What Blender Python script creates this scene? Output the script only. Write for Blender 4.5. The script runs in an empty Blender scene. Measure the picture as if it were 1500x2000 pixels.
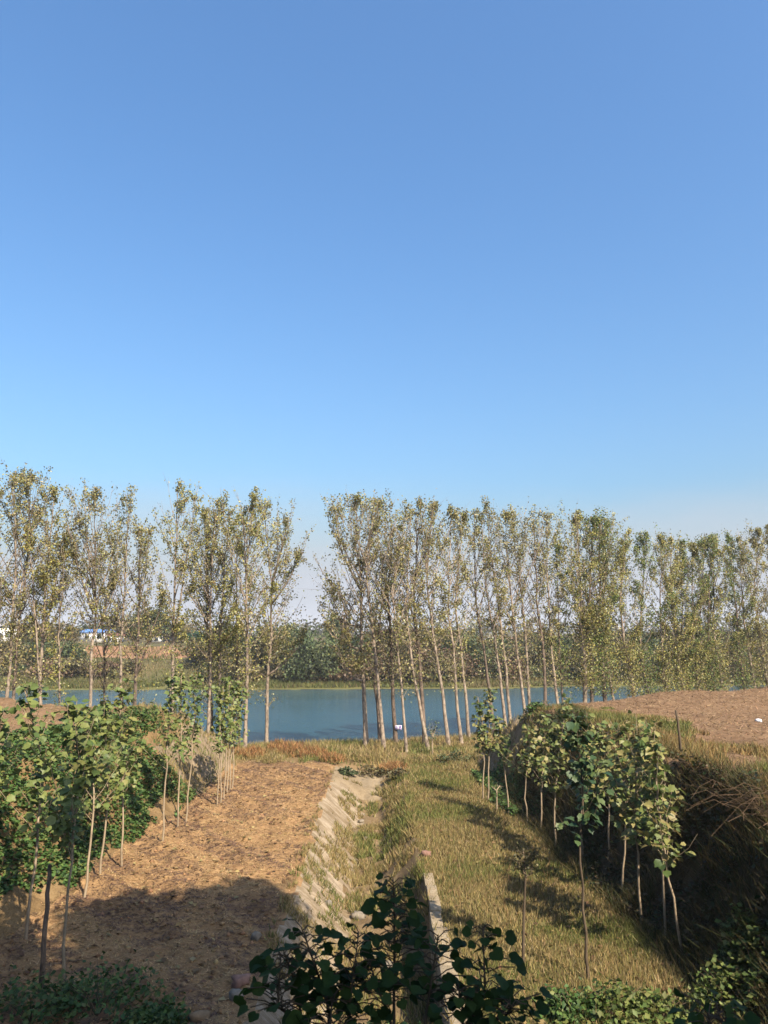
import bpy, math, random
import numpy as np
from mathutils import Vector, Matrix, Euler

# ------------------------------------------------------------------ camera, sky, sun
sc = bpy.context.scene
C = sc.collection
F, TH, H = 1500.0, math.atan(235 / 1500.0), 7.5
cam_d = bpy.data.cameras.new('camera')
cam = bpy.data.objects.new('camera', cam_d); C.objects.link(cam)
cam.location = (0, 0, H)
cam.rotation_euler = (math.pi / 2 + TH, 0, 0)
cam_d.sensor_fit = 'VERTICAL'
cam_d.angle = 2 * math.atan(1000 / F)
cam_d.clip_start = 0.1; cam_d.clip_end = 12000
sc.camera = cam
cam_d.dof.use_dof = True; cam_d.dof.focus_distance = 45; cam_d.dof.aperture_fstop = 3.2

SUN_EL, SUN_AZ = math.radians(44), math.radians(36)      # azimuth: to the right of straight behind the camera
SUNV = Vector((math.cos(SUN_EL) * math.sin(SUN_AZ), -math.cos(SUN_EL) * math.cos(SUN_AZ), math.sin(SUN_EL)))
w = bpy.data.worlds.new('World'); sc.world = w; w.use_nodes = True
wn = w.node_tree.nodes; wl = w.node_tree.links
sky = wn.new('ShaderNodeTexSky'); sky.sky_type = 'NISHITA'; sky.sun_disc = False
sky.sun_elevation = SUN_EL
sky.sun_rotation = math.atan2(SUNV.x, SUNV.y)
sky.air_density = 1.5; sky.dust_density = 4.0; sky.ozone_density = 8.0; sky.altitude = 0
bg = wn['Background']; bg.inputs[1].default_value = 0.095
# pale autumn haze low over the horizon, all the way round
geo = wn.new('ShaderNodeTexCoord'); sx = wn.new('ShaderNodeSeparateXYZ'); wl.new(geo.outputs['Generated'], sx.inputs[0])
hz = wn.new('ShaderNodeMapRange'); hz.interpolation_type = 'SMOOTHSTEP'
hz.inputs[1].default_value = .21; hz.inputs[2].default_value = .03; hz.inputs[3].default_value = 0; hz.inputs[4].default_value = 1
cm = wn.new('ShaderNodeMapping'); cm.inputs['Scale'].default_value = (2.2, 2.2, 9); wl.new(geo.outputs['Generated'], cm.inputs[0])
cn = wn.new('ShaderNodeTexNoise'); cn.inputs['Scale'].default_value = 1.6; cn.inputs['Detail'].default_value = 6; cn.inputs['Roughness'].default_value = .55; wl.new(cm.outputs[0], cn.inputs['Vector'])
ca = wn.new('ShaderNodeMath'); ca.operation = 'MULTIPLY_ADD'; ca.inputs[1].default_value = -.11; wl.new(cn.outputs[0], ca.inputs[0])
cb = wn.new('ShaderNodeMath'); cb.operation = 'ADD'; cb.inputs[1].default_value = .055; wl.new(sx.outputs[2], ca.inputs[2]); wl.new(ca.outputs[0], cb.inputs[0])
wl.new(cb.outputs[0], hz.inputs[0])
hm = wn.new('ShaderNodeMix'); hm.data_type = 'RGBA'; hm.inputs[7].default_value = (2.68, 2.86, 3.22, 1)
hsv = wn.new('ShaderNodeHueSaturation'); hsv.inputs['Saturation'].default_value = 1.09; wl.new(sky.outputs[0], hsv.inputs['Color'])
wl.new(hz.outputs[0], hm.inputs[0]); wl.new(hsv.outputs[0], hm.inputs[6]); wl.new(hm.outputs[2], bg.inputs[0])
sd = bpy.data.lights.new('sun', 'SUN'); sd.energy = 5.0; sd.angle = math.radians(0.53); sd.color = (1.0, 0.87, 0.70)
so = bpy.data.objects.new('sun', sd); C.objects.link(so)
so.rotation_euler = SUNV.to_track_quat('Z', 'Y').to_euler(); so.location = (20, -30, 40)
sc.view_settings.view_transform = 'Standard'; sc.view_settings.look = 'None'
sc.view_settings.exposure = 1.325; sc.view_settings.gamma = 1.0

rng = np.random.default_rng(11)
R = random.Random(5)

# ------------------------------------------------------------------ helpers
def ray(px, py):
    u = (px - 750) / F; v = (1000 - py) / F
    return np.array((u, math.cos(TH) - v * math.sin(TH), math.sin(TH) + v * math.cos(TH)))
def at(px, py, d):
    r = ray(px, py); return np.array((0, 0, H)) + r * (d / r[1])
def flo(px, py, z=0.0):
    r = ray(px, py); return np.array((0, 0, H)) + r * ((z - H) / r[2])

def _hash(ix, iy, seed):
    h = (ix.astype(np.int64) * 374761393 + iy.astype(np.int64) * 668265263 + seed * 974634777) & 0xffffffff
    h = ((h ^ (h >> 13)) * 1274126177) & 0xffffffff
    return ((h ^ (h >> 16)) & 0xffff) / 65535.0
def vn(x, y, seed=0):
    x = np.asarray(x, float); y = np.asarray(y, float)
    ix = np.floor(x); iy = np.floor(y); fx = x - ix; fy = y - iy
    fx = fx * fx * (3 - 2 * fx); fy = fy * fy * (3 - 2 * fy)
    a = _hash(ix, iy, seed); b = _hash(ix + 1, iy, seed); c = _hash(ix, iy + 1, seed); d = _hash(ix + 1, iy + 1, seed)
    return (a * (1 - fx) + b * fx) * (1 - fy) + (c * (1 - fx) + d * fx) * fy
def fbm(x, y, seed=0, o=4):
    s = 0; a = .5; t = 0
    for k in range(o):
        s = s + a * vn(x * 2 ** k, y * 2 ** k, seed + k * 17); t += a; a *= .5
    return s / t
def sstep(a, b, x):
    t = np.clip((x - a) / (b - a), 0, 1); return t * t * (3 - 2 * t)

class MB:
    def __init__(s): s.v = []; s.f = []; s.c = []; s.n = 0
    def add(s, v, f, c=None):
        v = np.asarray(v, float).reshape(-1, 3); f = np.asarray(f, np.int64)
        s.v.append(v); s.f.append(f + s.n); s.n += len(v)
        if c is not None:
            c = np.asarray(c, float)
            s.c.append(np.broadcast_to(c, (len(v), 3)) if c.ndim == 1 else c)
        return s
    def mesh(s, name, mat, smooth=False):
        me = bpy.data.meshes.new(name)
        v = np.concatenate(s.v); me.vertices.add(len(v)); me.vertices.foreach_set('co', v.astype(np.float32).ravel())
        loops = np.concatenate([f.ravel() for f in s.f]).astype(np.int32)
        tot = np.concatenate([np.full(len(f), f.shape[1]) for f in s.f]).astype(np.int32)
        st = np.concatenate(([0], np.cumsum(tot)[:-1])).astype(np.int32)
        me.loops.add(len(loops)); me.loops.foreach_set('vertex_index', loops)
        me.polygons.add(len(tot)); me.polygons.foreach_set('loop_start', st); me.polygons.foreach_set('loop_total', tot)
        if smooth: me.polygons.foreach_set('use_smooth', np.ones(len(tot), bool))
        if s.c and sum(len(c) for c in s.c) == len(v):
            at_ = me.color_attributes.new('Col', 'FLOAT_COLOR', 'POINT')
            cc = np.ones((len(v), 4), np.float32); cc[:, :3] = np.concatenate(s.c)
            at_.data.foreach_set('color', cc.ravel())
        me.update(calc_edges=True); me.validate(clean_customdata=False)
        me.materials.append(mat)
        return me
    def build(s, name, mat, parent=None, smooth=False):
        o = bpy.data.objects.new(name, s.mesh(name, mat, smooth)); C.objects.link(o)
        if parent is not None: o.parent = parent
        return o
def tag(o, label=None, cat=None, group=None, kind=None):
    if label: o['label'] = label
    if cat: o['category'] = cat
    if group: o['group'] = group
    if kind: o['kind'] = kind
    return o
def empty(name, loc, label, cat, group=None):
    o = bpy.data.objects.new(name, None); C.objects.link(o); o.location = loc; o.empty_display_size = .3
    return tag(o, label, cat, group)

def tube(mb, pts, rad, sides=6, col=None):
    pts = np.asarray(pts, float); n = len(pts); rad = np.broadcast_to(np.asarray(rad, float), (n,))
    t = np.gradient(pts, axis=0); t /= np.linalg.norm(t, axis=1)[:, None] + 1e-9
    ref = np.array((1., .13, .07)) if abs(t[:, 0]).mean() < .8 else np.array((.1, 1., .05))
    a = np.cross(t, ref); a /= np.linalg.norm(a, axis=1)[:, None] + 1e-9
    b = np.cross(t, a)
    ang = np.arange(sides) * 2 * math.pi / sides
    ring = pts[:, None] + rad[:, None, None] * (np.cos(ang)[None, :, None] * a[:, None] + np.sin(ang)[None, :, None] * b[:, None])
    i = np.arange(n - 1)[:, None] * sides; j = np.arange(sides)[None]; j2 = (j + 1) % sides
    f = np.stack((i + j, i + j2, i + sides + j2, i + sides + j), -1).reshape(-1, 4)
    v = ring.reshape(-1, 3)
    v = np.vstack((v, pts[-1:] + t[-1:] * rad[-1]))
    mb.add(v, f, col)
    k = (n - 1) * sides
    mb.f.append(np.stack((k + np.arange(sides), k + (np.arange(sides) + 1) % sides, np.full(sides, n * sides)), -1) + mb.n - len(v))
def box(mb, lo, hi, col=None):
    x0, y0, z0 = lo; x1, y1, z1 = hi
    v = [(x0, y0, z0), (x1, y0, z0), (x1, y1, z0), (x0, y1, z0), (x0, y0, z1), (x1, y0, z1), (x1, y1, z1), (x0, y1, z1)]
    mb.add(v, [(0, 3, 2, 1), (4, 5, 6, 7), (0, 1, 5, 4), (1, 2, 6, 5), (2, 3, 7, 6), (3, 0, 4, 7)], col)
def unit(n):
    v = rng.normal(size=(n, 3)); return v / np.linalg.norm(v, axis=1)[:, None]
def leaf_quads(mb, pos, size, cols, flat=0.0):
    """little folded diamond leaves"""
    n = len(pos)
    nrm = unit(n); nrm[:, 2] = np.abs(nrm[:, 2]) + flat; nrm /= np.linalg.norm(nrm, axis=1)[:, None]
    t = np.cross(nrm, unit(n)); t /= np.linalg.norm(t, axis=1)[:, None] + 1e-9
    b = np.cross(nrm, t); s = np.broadcast_to(size, (n,))[:, None]
    p = np.stack((pos - t * s * .5, pos + b * s * .38 - t * s * .1 + nrm * s * .1, pos + t * s * .55, pos - b * s * .38 - t * s * .1 + nrm * s * .1), 1)
    f = np.arange(n)[:, None] * 4 + np.array([[0, 1, 2, 3]])
    f = np.concatenate((f[:, [0, 1, 2]], f[:, [0, 2, 3]]))
    mb.add(p.reshape(-1, 3), f, np.repeat(cols, 4, 0))
def blades(mb, pos, h, wd, cols, lean=.35, flat=False):
    n = len(pos); a = rng.uniform(0, 2 * math.pi, n); h = np.broadcast_to(h, (n,)); wd = np.broadcast_to(wd, (n,))
    d = np.stack((np.cos(a), np.sin(a), np.zeros(n)), 1)
    l = rng.normal(0, lean, (n, 2))
    tip = pos + np.stack((l[:, 0] * h, l[:, 1] * h, h * (rng.uniform(.05, .35, n) if flat else rng.uniform(.75, 1.05, n))), 1)
    v = np.stack((pos - d * wd[:, None], pos + d * wd[:, None], tip), 1)
    cc = np.repeat(cols, 3, 0)
    mb.add(v.reshape(-1, 3), np.arange(n * 3).reshape(n, 3), cc)
def mixcol(n, *pal):
    """random colours from weighted palette [(w,(r,g,b)),...] with jitter"""
    wt = np.array([p[0] for p in pal], float); wt /= wt.sum()
    cs = np.array([p[1] for p in pal]); c = cs[rng.choice(len(pal), n, p=wt)]
    return np.clip(c * .66 * rng.uniform(.64, 1.36, (n, 1)) * rng.uniform(.92, 1.08, (n, 3)), 0, 1)

# ------------------------------------------------------------------ materials
def newmat(name):
    m = bpy.data.materials.new(name); m.use_nodes = True
    nt = m.node_tree; p = nt.nodes['Principled BSDF']
    return m, nt, p
def lin(nt, a, b): nt.links.new(a, b)
def ground_mat(name, cols, scale=1.0, fine=14., rough=.95, bump=.35, stretch=(1, 1, 1), rot=0, bscale=22.):
    """cols: dark..light; broad noise picks the colour, fine noise breaks it up"""
    m, nt, p = newmat(name); N = nt.nodes
    tc = N.new('ShaderNodeTexCoord'); mp = N.new('ShaderNodeMapping'); mp.inputs['Scale'].default_value = stretch
    mp.inputs['Rotation'].default_value = (0, 0, rot)
    lin(nt, tc.outputs['Object'], mp.inputs[0])
    n1 = N.new('ShaderNodeTexNoise'); n1.inputs['Scale'].default_value = scale; n1.inputs['Detail'].default_value = 9; n1.inputs['Roughness'].default_value = .68
    n2 = N.new('ShaderNodeTexNoise'); n2.inputs['Scale'].default_value = fine; n2.inputs['Detail'].default_value = 6; n2.inputs['Roughness'].default_value = .75
    lin(nt, mp.outputs[0], n1.inputs['Vector']); lin(nt, mp.outputs[0], n2.inputs['Vector'])
    mx = N.new('ShaderNodeMix'); mx.data_type = 'FLOAT'; mx.inputs[0].default_value = .42
    lin(nt, n1.outputs[0], mx.inputs[2]); lin(nt, n2.outputs[0], mx.inputs[3])
    cr = N.new('ShaderNodeValToRGB'); e = cr.color_ramp.elements
    k = len(cols)
    while len(e) < k: e.new(.5)
    for i, c in enumerate(cols):
        e[i].position = .32 + .36 * i / (k - 1); e[i].color = (*[x * .55 for x in c], 1)
    lin(nt, mx.outputs[0], cr.inputs[0]); lin(nt, cr.outputs[0], p.inputs['Base Color'])
    p.inputs['Roughness'].default_value = rough; p.inputs['Specular IOR Level'].default_value = .15
    n3 = N.new('ShaderNodeTexNoise'); n3.inputs['Scale'].default_value = bscale; n3.inputs['Detail'].default_value = 5; lin(nt, mp.outputs[0], n3.inputs['Vector'])
    bp = N.new('ShaderNodeBump'); bp.inputs['Strength'].default_value = bump; bp.inputs['Distance'].default_value = .06
    lin(nt, n3.outputs[0], bp.inputs['Height']); lin(nt, bp.outputs[0], p.inputs['Normal'])
    return m
def leaf_mat(name, trans=.3, rough=.55, spec=.25, rnd=None):
    """colour from the mesh's per-leaf colour, or (rnd) a ramp picked per object"""
    m, nt, p = newmat(name); N = nt.nodes
    if rnd is None:
        a = N.new('ShaderNodeAttribute'); a.attribute_name = 'Col'; col = a.outputs['Color']
    else:
        oi = N.new('ShaderNodeObjectInfo'); cr = N.new('ShaderNodeValToRGB'); e = cr.color_ramp.elements
        while len(e) < len(rnd): e.new(.5)
        for i, c in enumerate(rnd): e[i].position = i / (len(rnd) - 1); e[i].color = (*[x * .76 for x in c], 1)
        lin(nt, oi.outputs['Random'], cr.inputs[0])
        tc = N.new('ShaderNodeTexCoord'); nz = N.new('ShaderNodeTexNoise'); nz.inputs['Scale'].default_value = 9; nz.inputs['Detail'].default_value = 3
        lin(nt, tc.outputs['Object'], nz.inputs['Vector'])
        hs = N.new('ShaderNodeHueSaturation'); mr = N.new('ShaderNodeMapRange'); mr.inputs[3].default_value = .7; mr.inputs[4].default_value = 1.3
        lin(nt, nz.outputs[0], mr.inputs[0]); lin(nt, mr.outputs[0], hs.inputs['Value']); lin(nt, cr.outputs[0], hs.inputs['Color']); col = hs.outputs[0]
    lin(nt, col, p.inputs['Base Color']); p.inputs['Roughness'].default_value = rough; p.inputs['Specular IOR Level'].default_value = spec
    if trans > 0:
        t = N.new('ShaderNodeBsdfTranslucent'); lin(nt, col, t.inputs[0])
        ms = N.new('ShaderNodeMixShader'); ms.inputs[0].default_value = trans
        lin(nt, p.outputs[0], ms.inputs[1]); lin(nt, t.outputs[0], ms.inputs[2])
        lin(nt, ms.outputs[0], N['Material Output'].inputs[0])
    return m
def plain_mat(name, c, rough=.7, spec=.3, var=.15, scale=6, bump=0, metallic=0):
    m, nt, p = newmat(name); N = nt.nodes
    tc = N.new('ShaderNodeTexCoord'); nz = N.new('ShaderNodeTexNoise'); nz.inputs['Scale'].default_value = scale; nz.inputs['Detail'].default_value = 6
    lin(nt, tc.outputs['Object'], nz.inputs['Vector'])
    cr = N.new('ShaderNodeValToRGB'); e = cr.color_ramp.elements
    e[0].position = .3; e[1].position = .7
    e[0].color = (*[x * .8 * (1 - var) for x in c], 1); e[1].color = (*[min(1, x * .8 * (1 + var)) for x in c], 1)
    lin(nt, nz.outputs[0], cr.inputs[0]); lin(nt, cr.outputs[0], p.inputs['Base Color'])
    p.inputs['Roughness'].default_value = rough; p.inputs['Specular IOR Level'].default_value = spec; p.inputs['Metallic'].default_value = metallic
    if bump:
        b = N.new('ShaderNodeBump'); b.inputs['Strength'].default_value = bump; b.inputs['Distance'].default_value = .03
        lin(nt, nz.outputs[0], b.inputs['Height']); lin(nt, b.outputs[0], p.inputs['Normal'])
    return m
def bark_mat(name, light, dark):
    m, nt, p = newmat(name); N = nt.nodes
    tc = N.new('ShaderNodeTexCoord'); mp = N.new('ShaderNodeMapping'); mp.inputs['Scale'].default_value = (3, 3, 1.6)
    lin(nt, tc.outputs['Object'], mp.inputs[0])
    nz = N.new('ShaderNodeTexNoise'); nz.inputs['Scale'].default_value = 1.6; nz.inputs['Detail'].default_value = 8; nz.inputs['Roughness'].default_value = .7
    lin(nt, mp.outputs[0], nz.inputs['Vector'])
    cr = N.new('ShaderNodeValToRGB'); e = cr.color_ramp.elements
    e[0].position = .38; e[0].color = (*dark, 1); e[1].position = .56; e[1].color = (*light, 1)
    lin(nt, nz.outputs[0], cr.inputs[0]); lin(nt, cr.outputs[0], p.inputs['Base Color'])
    p.inputs['Roughness'].default_value = .85; p.inputs['Specular IOR Level'].default_value = .15
    b = N.new('ShaderNodeBump'); b.inputs['Strength'].default_value = .5; b.inputs['Distance'].default_value = .03
    lin(nt, nz.outputs[0], b.inputs['Height']); lin(nt, b.outputs[0], p.inputs['Normal'])
    return m

M = {}
M['field'] = ground_mat('dry_field_soil', [(.15, .085, .05), (.31, .185, .09), (.44, .275, .13), (.51, .335, .165)], 1.1, 9, stretch=(.55, 1.5, 1), rot=math.radians(38), bump=.6)
M['terrace'] = ground_mat('terrace_soil', [(.15, .085, .045), (.27, .165, .09), (.36, .235, .13)], .7, 9, stretch=(1, 1.8, 1), bump=.6)
M['lining'] = ground_mat('weathered_concrete', [(.13, .09, .048), (.25, .185, .11), (.43, .345, .24), (.54, .455, .34)], 1.3, 12, stretch=(.35, 2.6, 1), rot=math.radians(-24), bump=.8, bscale=9)
M['revet'] = ground_mat('stone_revetment', [(.12, .085, .05), (.28, .21, .13), (.40, .33, .24)], 1.4, 11, stretch=(.5, 1.8, 1), rot=.3, bump=.9, bscale=7)
M['apron'] = ground_mat('pale_concrete', [(.16, .115, .065), (.32, .245, .15), (.39, .31, .205)], .8, 9, bump=.3)
M['bed'] = ground_mat('ditch_soil', [(.10, .065, .035), (.24, .165, .085), (.38, .28, .16)], 1.4, 11, bump=.6)
M['verge'] = ground_mat('verge_soil', [(.07, .065, .025), (.15, .12, .045), (.22, .16, .07)], .8, 10, bump=.5)
M['bank'] = ground_mat('bank_soil', [(.10, .065, .03), (.24, .155, .07), (.36, .25, .125)], .9, 9, bump=.7)
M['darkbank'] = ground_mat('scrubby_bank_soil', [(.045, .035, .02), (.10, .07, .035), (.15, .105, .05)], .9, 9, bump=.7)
M['shore'] = ground_mat('shore_soil', [(.13, .10, .04), (.25, .17, .08), (.34, .225, .12)], .6, 9, bump=.5)
M['emb'] = ground_mat('shade_toned_embankment_soil', [(.03, .03, .015), (.05, .045, .022), (.08, .06, .035)], .9, 9, bump=.5)  # soil kept extra dark, deepening the foreground shade through its colour
M['lakebed'] = ground_mat('lake_bed_mud', [(.03, .03, .02), (.06, .05, .03)], .5, 4)
M['farbank'] = ground_mat('far_bank_grass', [(.07, .075, .03), (.13, .12, .05), (.20, .15, .075)], .12, 1.2, bump=.5, bscale=3)
M['farland'] = ground_mat('far_land', [(.09, .085, .035), (.22, .16, .085)], .02, .3, bump=.2, bscale=1)
M['marsh'] = ground_mat('marsh_grass', [(.12, .11, .045), (.17, .165, .05), (.20, .17, .075)], .14, 2., bump=.3, stretch=(.4, 2, 1))
M['redearth'] = ground_mat('red_earth_cut', [(.2, .11, .06), (.34, .19, .11), (.42, .27, .17)], .3, 2., bump=.6, bscale=3)
M['leaf'] = leaf_mat('tree_leaf')
M['grass'] = leaf_mat('grass_blade', .25, .7, .1)
M['bark'] = bark_mat('poplar_bark', (.25, .20, .15), (.08, .06, .045))
M['barkdark'] = bark_mat('poplar_bark_dark', (.14, .105, .08), (.05, .038, .028))
M['twig'] = plain_mat('sapling_bark', (.29, .225, .15), .8, .15, .25, 3)
M['darktwig'] = plain_mat('dead_wood', (.10, .075, .05), .9, .1, .3, 4)
M['sapL'] = leaf_mat('broad_leaf_green', .3, .5, .3, [(.07, .115, .03), (.13, .17, .045), (.19, .22, .06), (.10, .145, .04), (.17, .20, .06), (.25, .23, .07)])
M['sapR'] = leaf_mat('broad_leaf_olive', .3, .5, .3, [(.06, .10, .028), (.11, .15, .04), (.16, .185, .05), (.12, .155, .042), (.22, .22, .07), (.28, .25, .09), (.20, .15, .055)])
M['sapD'] = leaf_mat('broad_leaf_shade_toned', .25, .5, .25, [(.03, .065, .028), (.05, .09, .035), (.08, .12, .04), (.11, .14, .05)])  # dark green leaves, with shade on the near sapling put into the palette
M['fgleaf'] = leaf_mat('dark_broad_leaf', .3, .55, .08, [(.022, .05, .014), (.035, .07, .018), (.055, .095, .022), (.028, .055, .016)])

# ------------------------------------------------------------------ terrain
def yshore(x): return 57.5 + np.where(x > 0, .42, .22) * x + 1.2 * (fbm(x / 7, x * 0 + 3, 5, 3) - .5)
def yfar(x): return 119.5 + .09 * x + .0006 * x * x * (np.abs(x) < 200) + 5 * (fbm(x / 16, x * 0, 8, 3) - .5)
def xfl(y): return np.interp(y, [0, 20, 26, 32, 38, 60], [-9.6, -9.5, -9.1, -8.7, -8.5, -8.3]) + .7 * (fbm(y / 2.2, y * 0 + 2, 21, 3) - .5)
def xfr(y): return np.interp(y, [0, 17, 38, 48, 60], [7.4, 7.0, 5.6, 5.1, 4.9]) + .5 * (fbm(y / 2.0, y * 0 + 9, 31, 3) - .5)
def xdl(y): return -2.72 + .75 * (fbm(y / 1.9, y * 0, 41, 4) - .5)
def tleft(x, y):
    tA = (xfl(y) - x) / 3.3
    dB = (x + 12.1) * -.34 + (y - 42.6) * -.94      # signed distance inside of the far crest line
    return tA, dB / 5.5 + 1
def tright(x, y):
    tA = (x - xfr(y)) / (1.85 + .9 * vn(y / 3, y * 0, 3))
    dB = (x - 6.6) * .585 - (y - 39.2) * .81
    return tA, dB / 7.5 + 1
def bankh(tA, tB, top, n):
    t = np.minimum(tA, tB); t = t + (n - .5) * .35 * ((t > -.1) & (t < 1.1))
    return top * sstep(-.05, 1.05, t) * .6 + top * np.clip(t, 0, 1) * .4
def terrain(x, y):
    x = np.asarray(x, float); y = np.asarray(y, float)
    n1 = fbm(x / 1.3, y / 1.3, 1, 4); n2 = fbm(x / .35, y / .35, 2, 3); n3 = fbm(x / 9, y / 9, 4, 3)
    z = .10 * (n1 - .5) + .25 * (n3 - .5)
    # clods on the field
    fld = (x < xdl(y)) & (y < 46)
    z = z + np.where(fld, .20 * (n2 - .5) + .06 * np.sin((x * .75 + y * .62) * 4.2 + 3 * n1) + .1 * (n1 - .5), .05 * (n2 - .5))
    # ditch
    dep = np.interp(y, [0, 38, 40, 42, 45, 47], [1.4, 1.35, 1.1, .55, .42, 0])
    xr = np.interp(y, [24, 29, 46], [1.28, 1.1, .9])
    xb = np.interp(y, [21.5, 25.5, 28, 46], [1.22, .5, -.1, -.2])
    xl = xdl(y)
    prof = np.clip((x - xl) / 1.5, 0, 1) * np.clip((xr - x) / np.maximum(xr - xb, .06), 0, 1)
    streak = (fbm((x * .4 + y * .9) * 2.6, (x * .9 - y * .4) * .35, 6, 3) - .5) * .28
    z = z + .35 * (fbm(x / .7, y / 1.1, 14, 3) - .5) * prof * (x > -1.2) * sstep(24, 27, y)
    z = z - dep * prof + streak * ((x > xl) & (x < -1.0) & (y < 41)) * sstep(0, .3, prof) - .12 * (n1 - .5) * prof
    # banks
    a, b = tleft(x, y); zl = bankh(a, b, 3.45, n1)
    a2, b2 = tright(x, y); zr = bankh(a2, b2, 3.75, n1)
    z = z + zl + zr + .5 * (n3 - .5) * ((zl > 3) | (zr > 3))
    # shore
    s = y - yshore(x); near = y < 90
    z = np.where(near, z + np.interp(s, [-14, -5, -1.2, .3, 3, 8], [0, .05, -.15, -1.15, -1.9, -2.6]), z)
    # road embankment under the camera
    e = np.interp(y, [-30, -9, -6, 1.2, 2.6, 15.5], [2, 2, 5.75, 5.75, 5.35, 0]) + .25 * (n1 - .5) * (y > 2.5)
    z = np.where(y < 15.5, np.maximum(z * sstep(-5, 15, y), e), z)
    # far bank
    g = y - yfar(x)
    zf = np.interp(g, [-30, -4, 0, 6, 9, 16, 24, 30, 60, 400], [-2.6, -1.9, -.97, -.75, 0, 2.2, 3.2, 4.9, 5.0, 5.0]) + np.clip(g / 20, 0, 1) * (n3 - .5) * 1.0 + np.clip(g / 8, 0, 1) * (fbm(x / 4, y / 4, 12, 3) - .5) * .8
    far = y >= 90
    z = np.where(far, zf, z)
    return z
def tz(x, y): return float(terrain(np.array([x]), np.array([y]))[0])

def spaced(*seg):
    out = []
    for a, b, st in seg: out.append(np.arange(a, b, st))
    return np.concatenate(out + [np.array([seg[-1][1]])])
gx = spaced((-4000, -600, 340), (-600, -120, 20), (-120, -40, 3), (-40, -14, .45), (-14, 9.5, .12), (9.5, 34, .4), (34, 120, 3), (120, 600, 20), (600, 4000, 340))
gy = spaced((-80, -12, 6), (-12, 14, .6), (14, 31, .13), (31, 47, .2), (47, 75, .4), (75, 108, 2.5), (108, 155, .7), (155, 400, 12), (400, 6000, 350))
X, Y = np.meshgrid(gx, gy, indexing='xy')
Z = terrain(X, Y)
nx, ny = len(gx), len(gy)
idx = np.arange(nx * ny).reshape(ny, nx)
Q = np.stack((idx[:-1, :-1], idx[:-1, 1:], idx[1:, 1:], idx[1:, :-1]), -1).reshape(-1, 4)
V = np.stack((X, Y, Z), -1).reshape(-1, 3)
fc = V[Q].mean(1); fx, fy = fc[:, 0], fc[:, 1]
la, lb = tleft(fx, fy); ra, rb = tright(fx, fy); lt = np.minimum(la, lb); rt = np.minimum(ra, rb)
g = fy - yfar(fx); s = fy - yshore(fx)
reg = np.full(len(Q), 'lakeside_ground', object)
reg[(fy < 45.6) & (fx < xdl(fy))] = 'dry_field'
wob_ = (fbm(fx / .6, fy / .8, 15, 3) - .5) * 1.3
reg[(fy < 41 + wob_) & (fx >= xdl(fy)) & (fx < -1.2 + wob_)] = 'ditch_lining'
reg[(fy < 41 + wob_) & (fx >= -1.2 + wob_) & (fx < 1.25)] = 'ditch_bed'
reg[(fy >= 41 + wob_) & (fy < 45.2 + wob_) & (fx >= -2.75) & (fx < .1 + wob_)] = 'concrete_apron'
reg[(fy < 47) & (fx >= 1.25)] = 'grass_verge'
nb = fbm(fx / 1.5, fy / 1.5, 77, 3) * 2
reg[(lt > 0.02) & (fx < -5)] = 'left_bank'
reg[(lt > 0.02) & (fx < -5) & (fy > 36.6 + nb * .8 - lt * 2) & (lt < .6)] = 'left_revetment'
reg[(lt > .93) & (fx < -5)] = 'left_terrace'
reg[(rt > 0.02) & (fx > 3)] = 'right_bank'
reg[(rt > 0.02) & (fx > 3) & (fy > 37 + nb) & (fx < 11)] = 'right_revetment'
reg[(rt > .93) & (fx > 3)] = 'right_terrace'
reg[(fy < 15.5)] = 'road_embankment'
reg[(s > 0) & (g < 0)] = 'lake_bed'
reg[g >= 0] = 'marsh_strip'; reg[g >= 6.5] = 'far_bank'; reg[(g >= 22) & (g < 32) & (fx < -25)] = 'red_earth_cut'; reg[g >= 60] = 'far_land'
RM = dict(lakeside_ground='shore', dry_field='field', ditch_lining='lining', ditch_bed='bed', concrete_apron='apron', grass_verge='verge',
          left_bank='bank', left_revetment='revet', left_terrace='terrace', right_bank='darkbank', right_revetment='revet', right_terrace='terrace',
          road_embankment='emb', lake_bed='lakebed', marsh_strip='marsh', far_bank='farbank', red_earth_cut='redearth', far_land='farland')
RL = dict(lakeside_ground='grassy strip of ground along the lake under the poplars', dry_field='flat tan harvested field between the left bank and the ditch',
          ditch_lining='pale cracked concrete side of the ditch below the tan field', ditch_bed='weedy bottom of the ditch', concrete_apron='bare pale concrete apron at the lake end of the ditch',
          grass_verge='strip of dry grassy ground between the ditch and right bank', left_bank='vine covered earth bank left of the tan field', left_revetment='pale stone facing at the lake end of the left bank',
          left_terrace='flat tan ground on top of the left bank', right_bank='steep shaded earth bank on the right', right_revetment='grey stone facing at the lake end of the right bank',
          right_terrace='flat reddish brown field on top of the right bank', road_embankment='shaded weedy slope dropping away below the camera', lake_bed='mud under the lake',
          marsh_strip='yellow green marshy strip along the far waterline', far_bank='grassy slope of the far shore', red_earth_cut='reddish earth cut on top of the far slope', far_land='flat land beyond the far shore')
for r, mk in RM.items():
    q = Q[reg == r]
    if not len(q): continue
    u, inv = np.unique(q, return_inverse=True)
    o = MB().add(V[u], inv.reshape(-1, 4)).build(r, M[mk], smooth=True)
    tag(o, RL[r], kind='structure')

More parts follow.
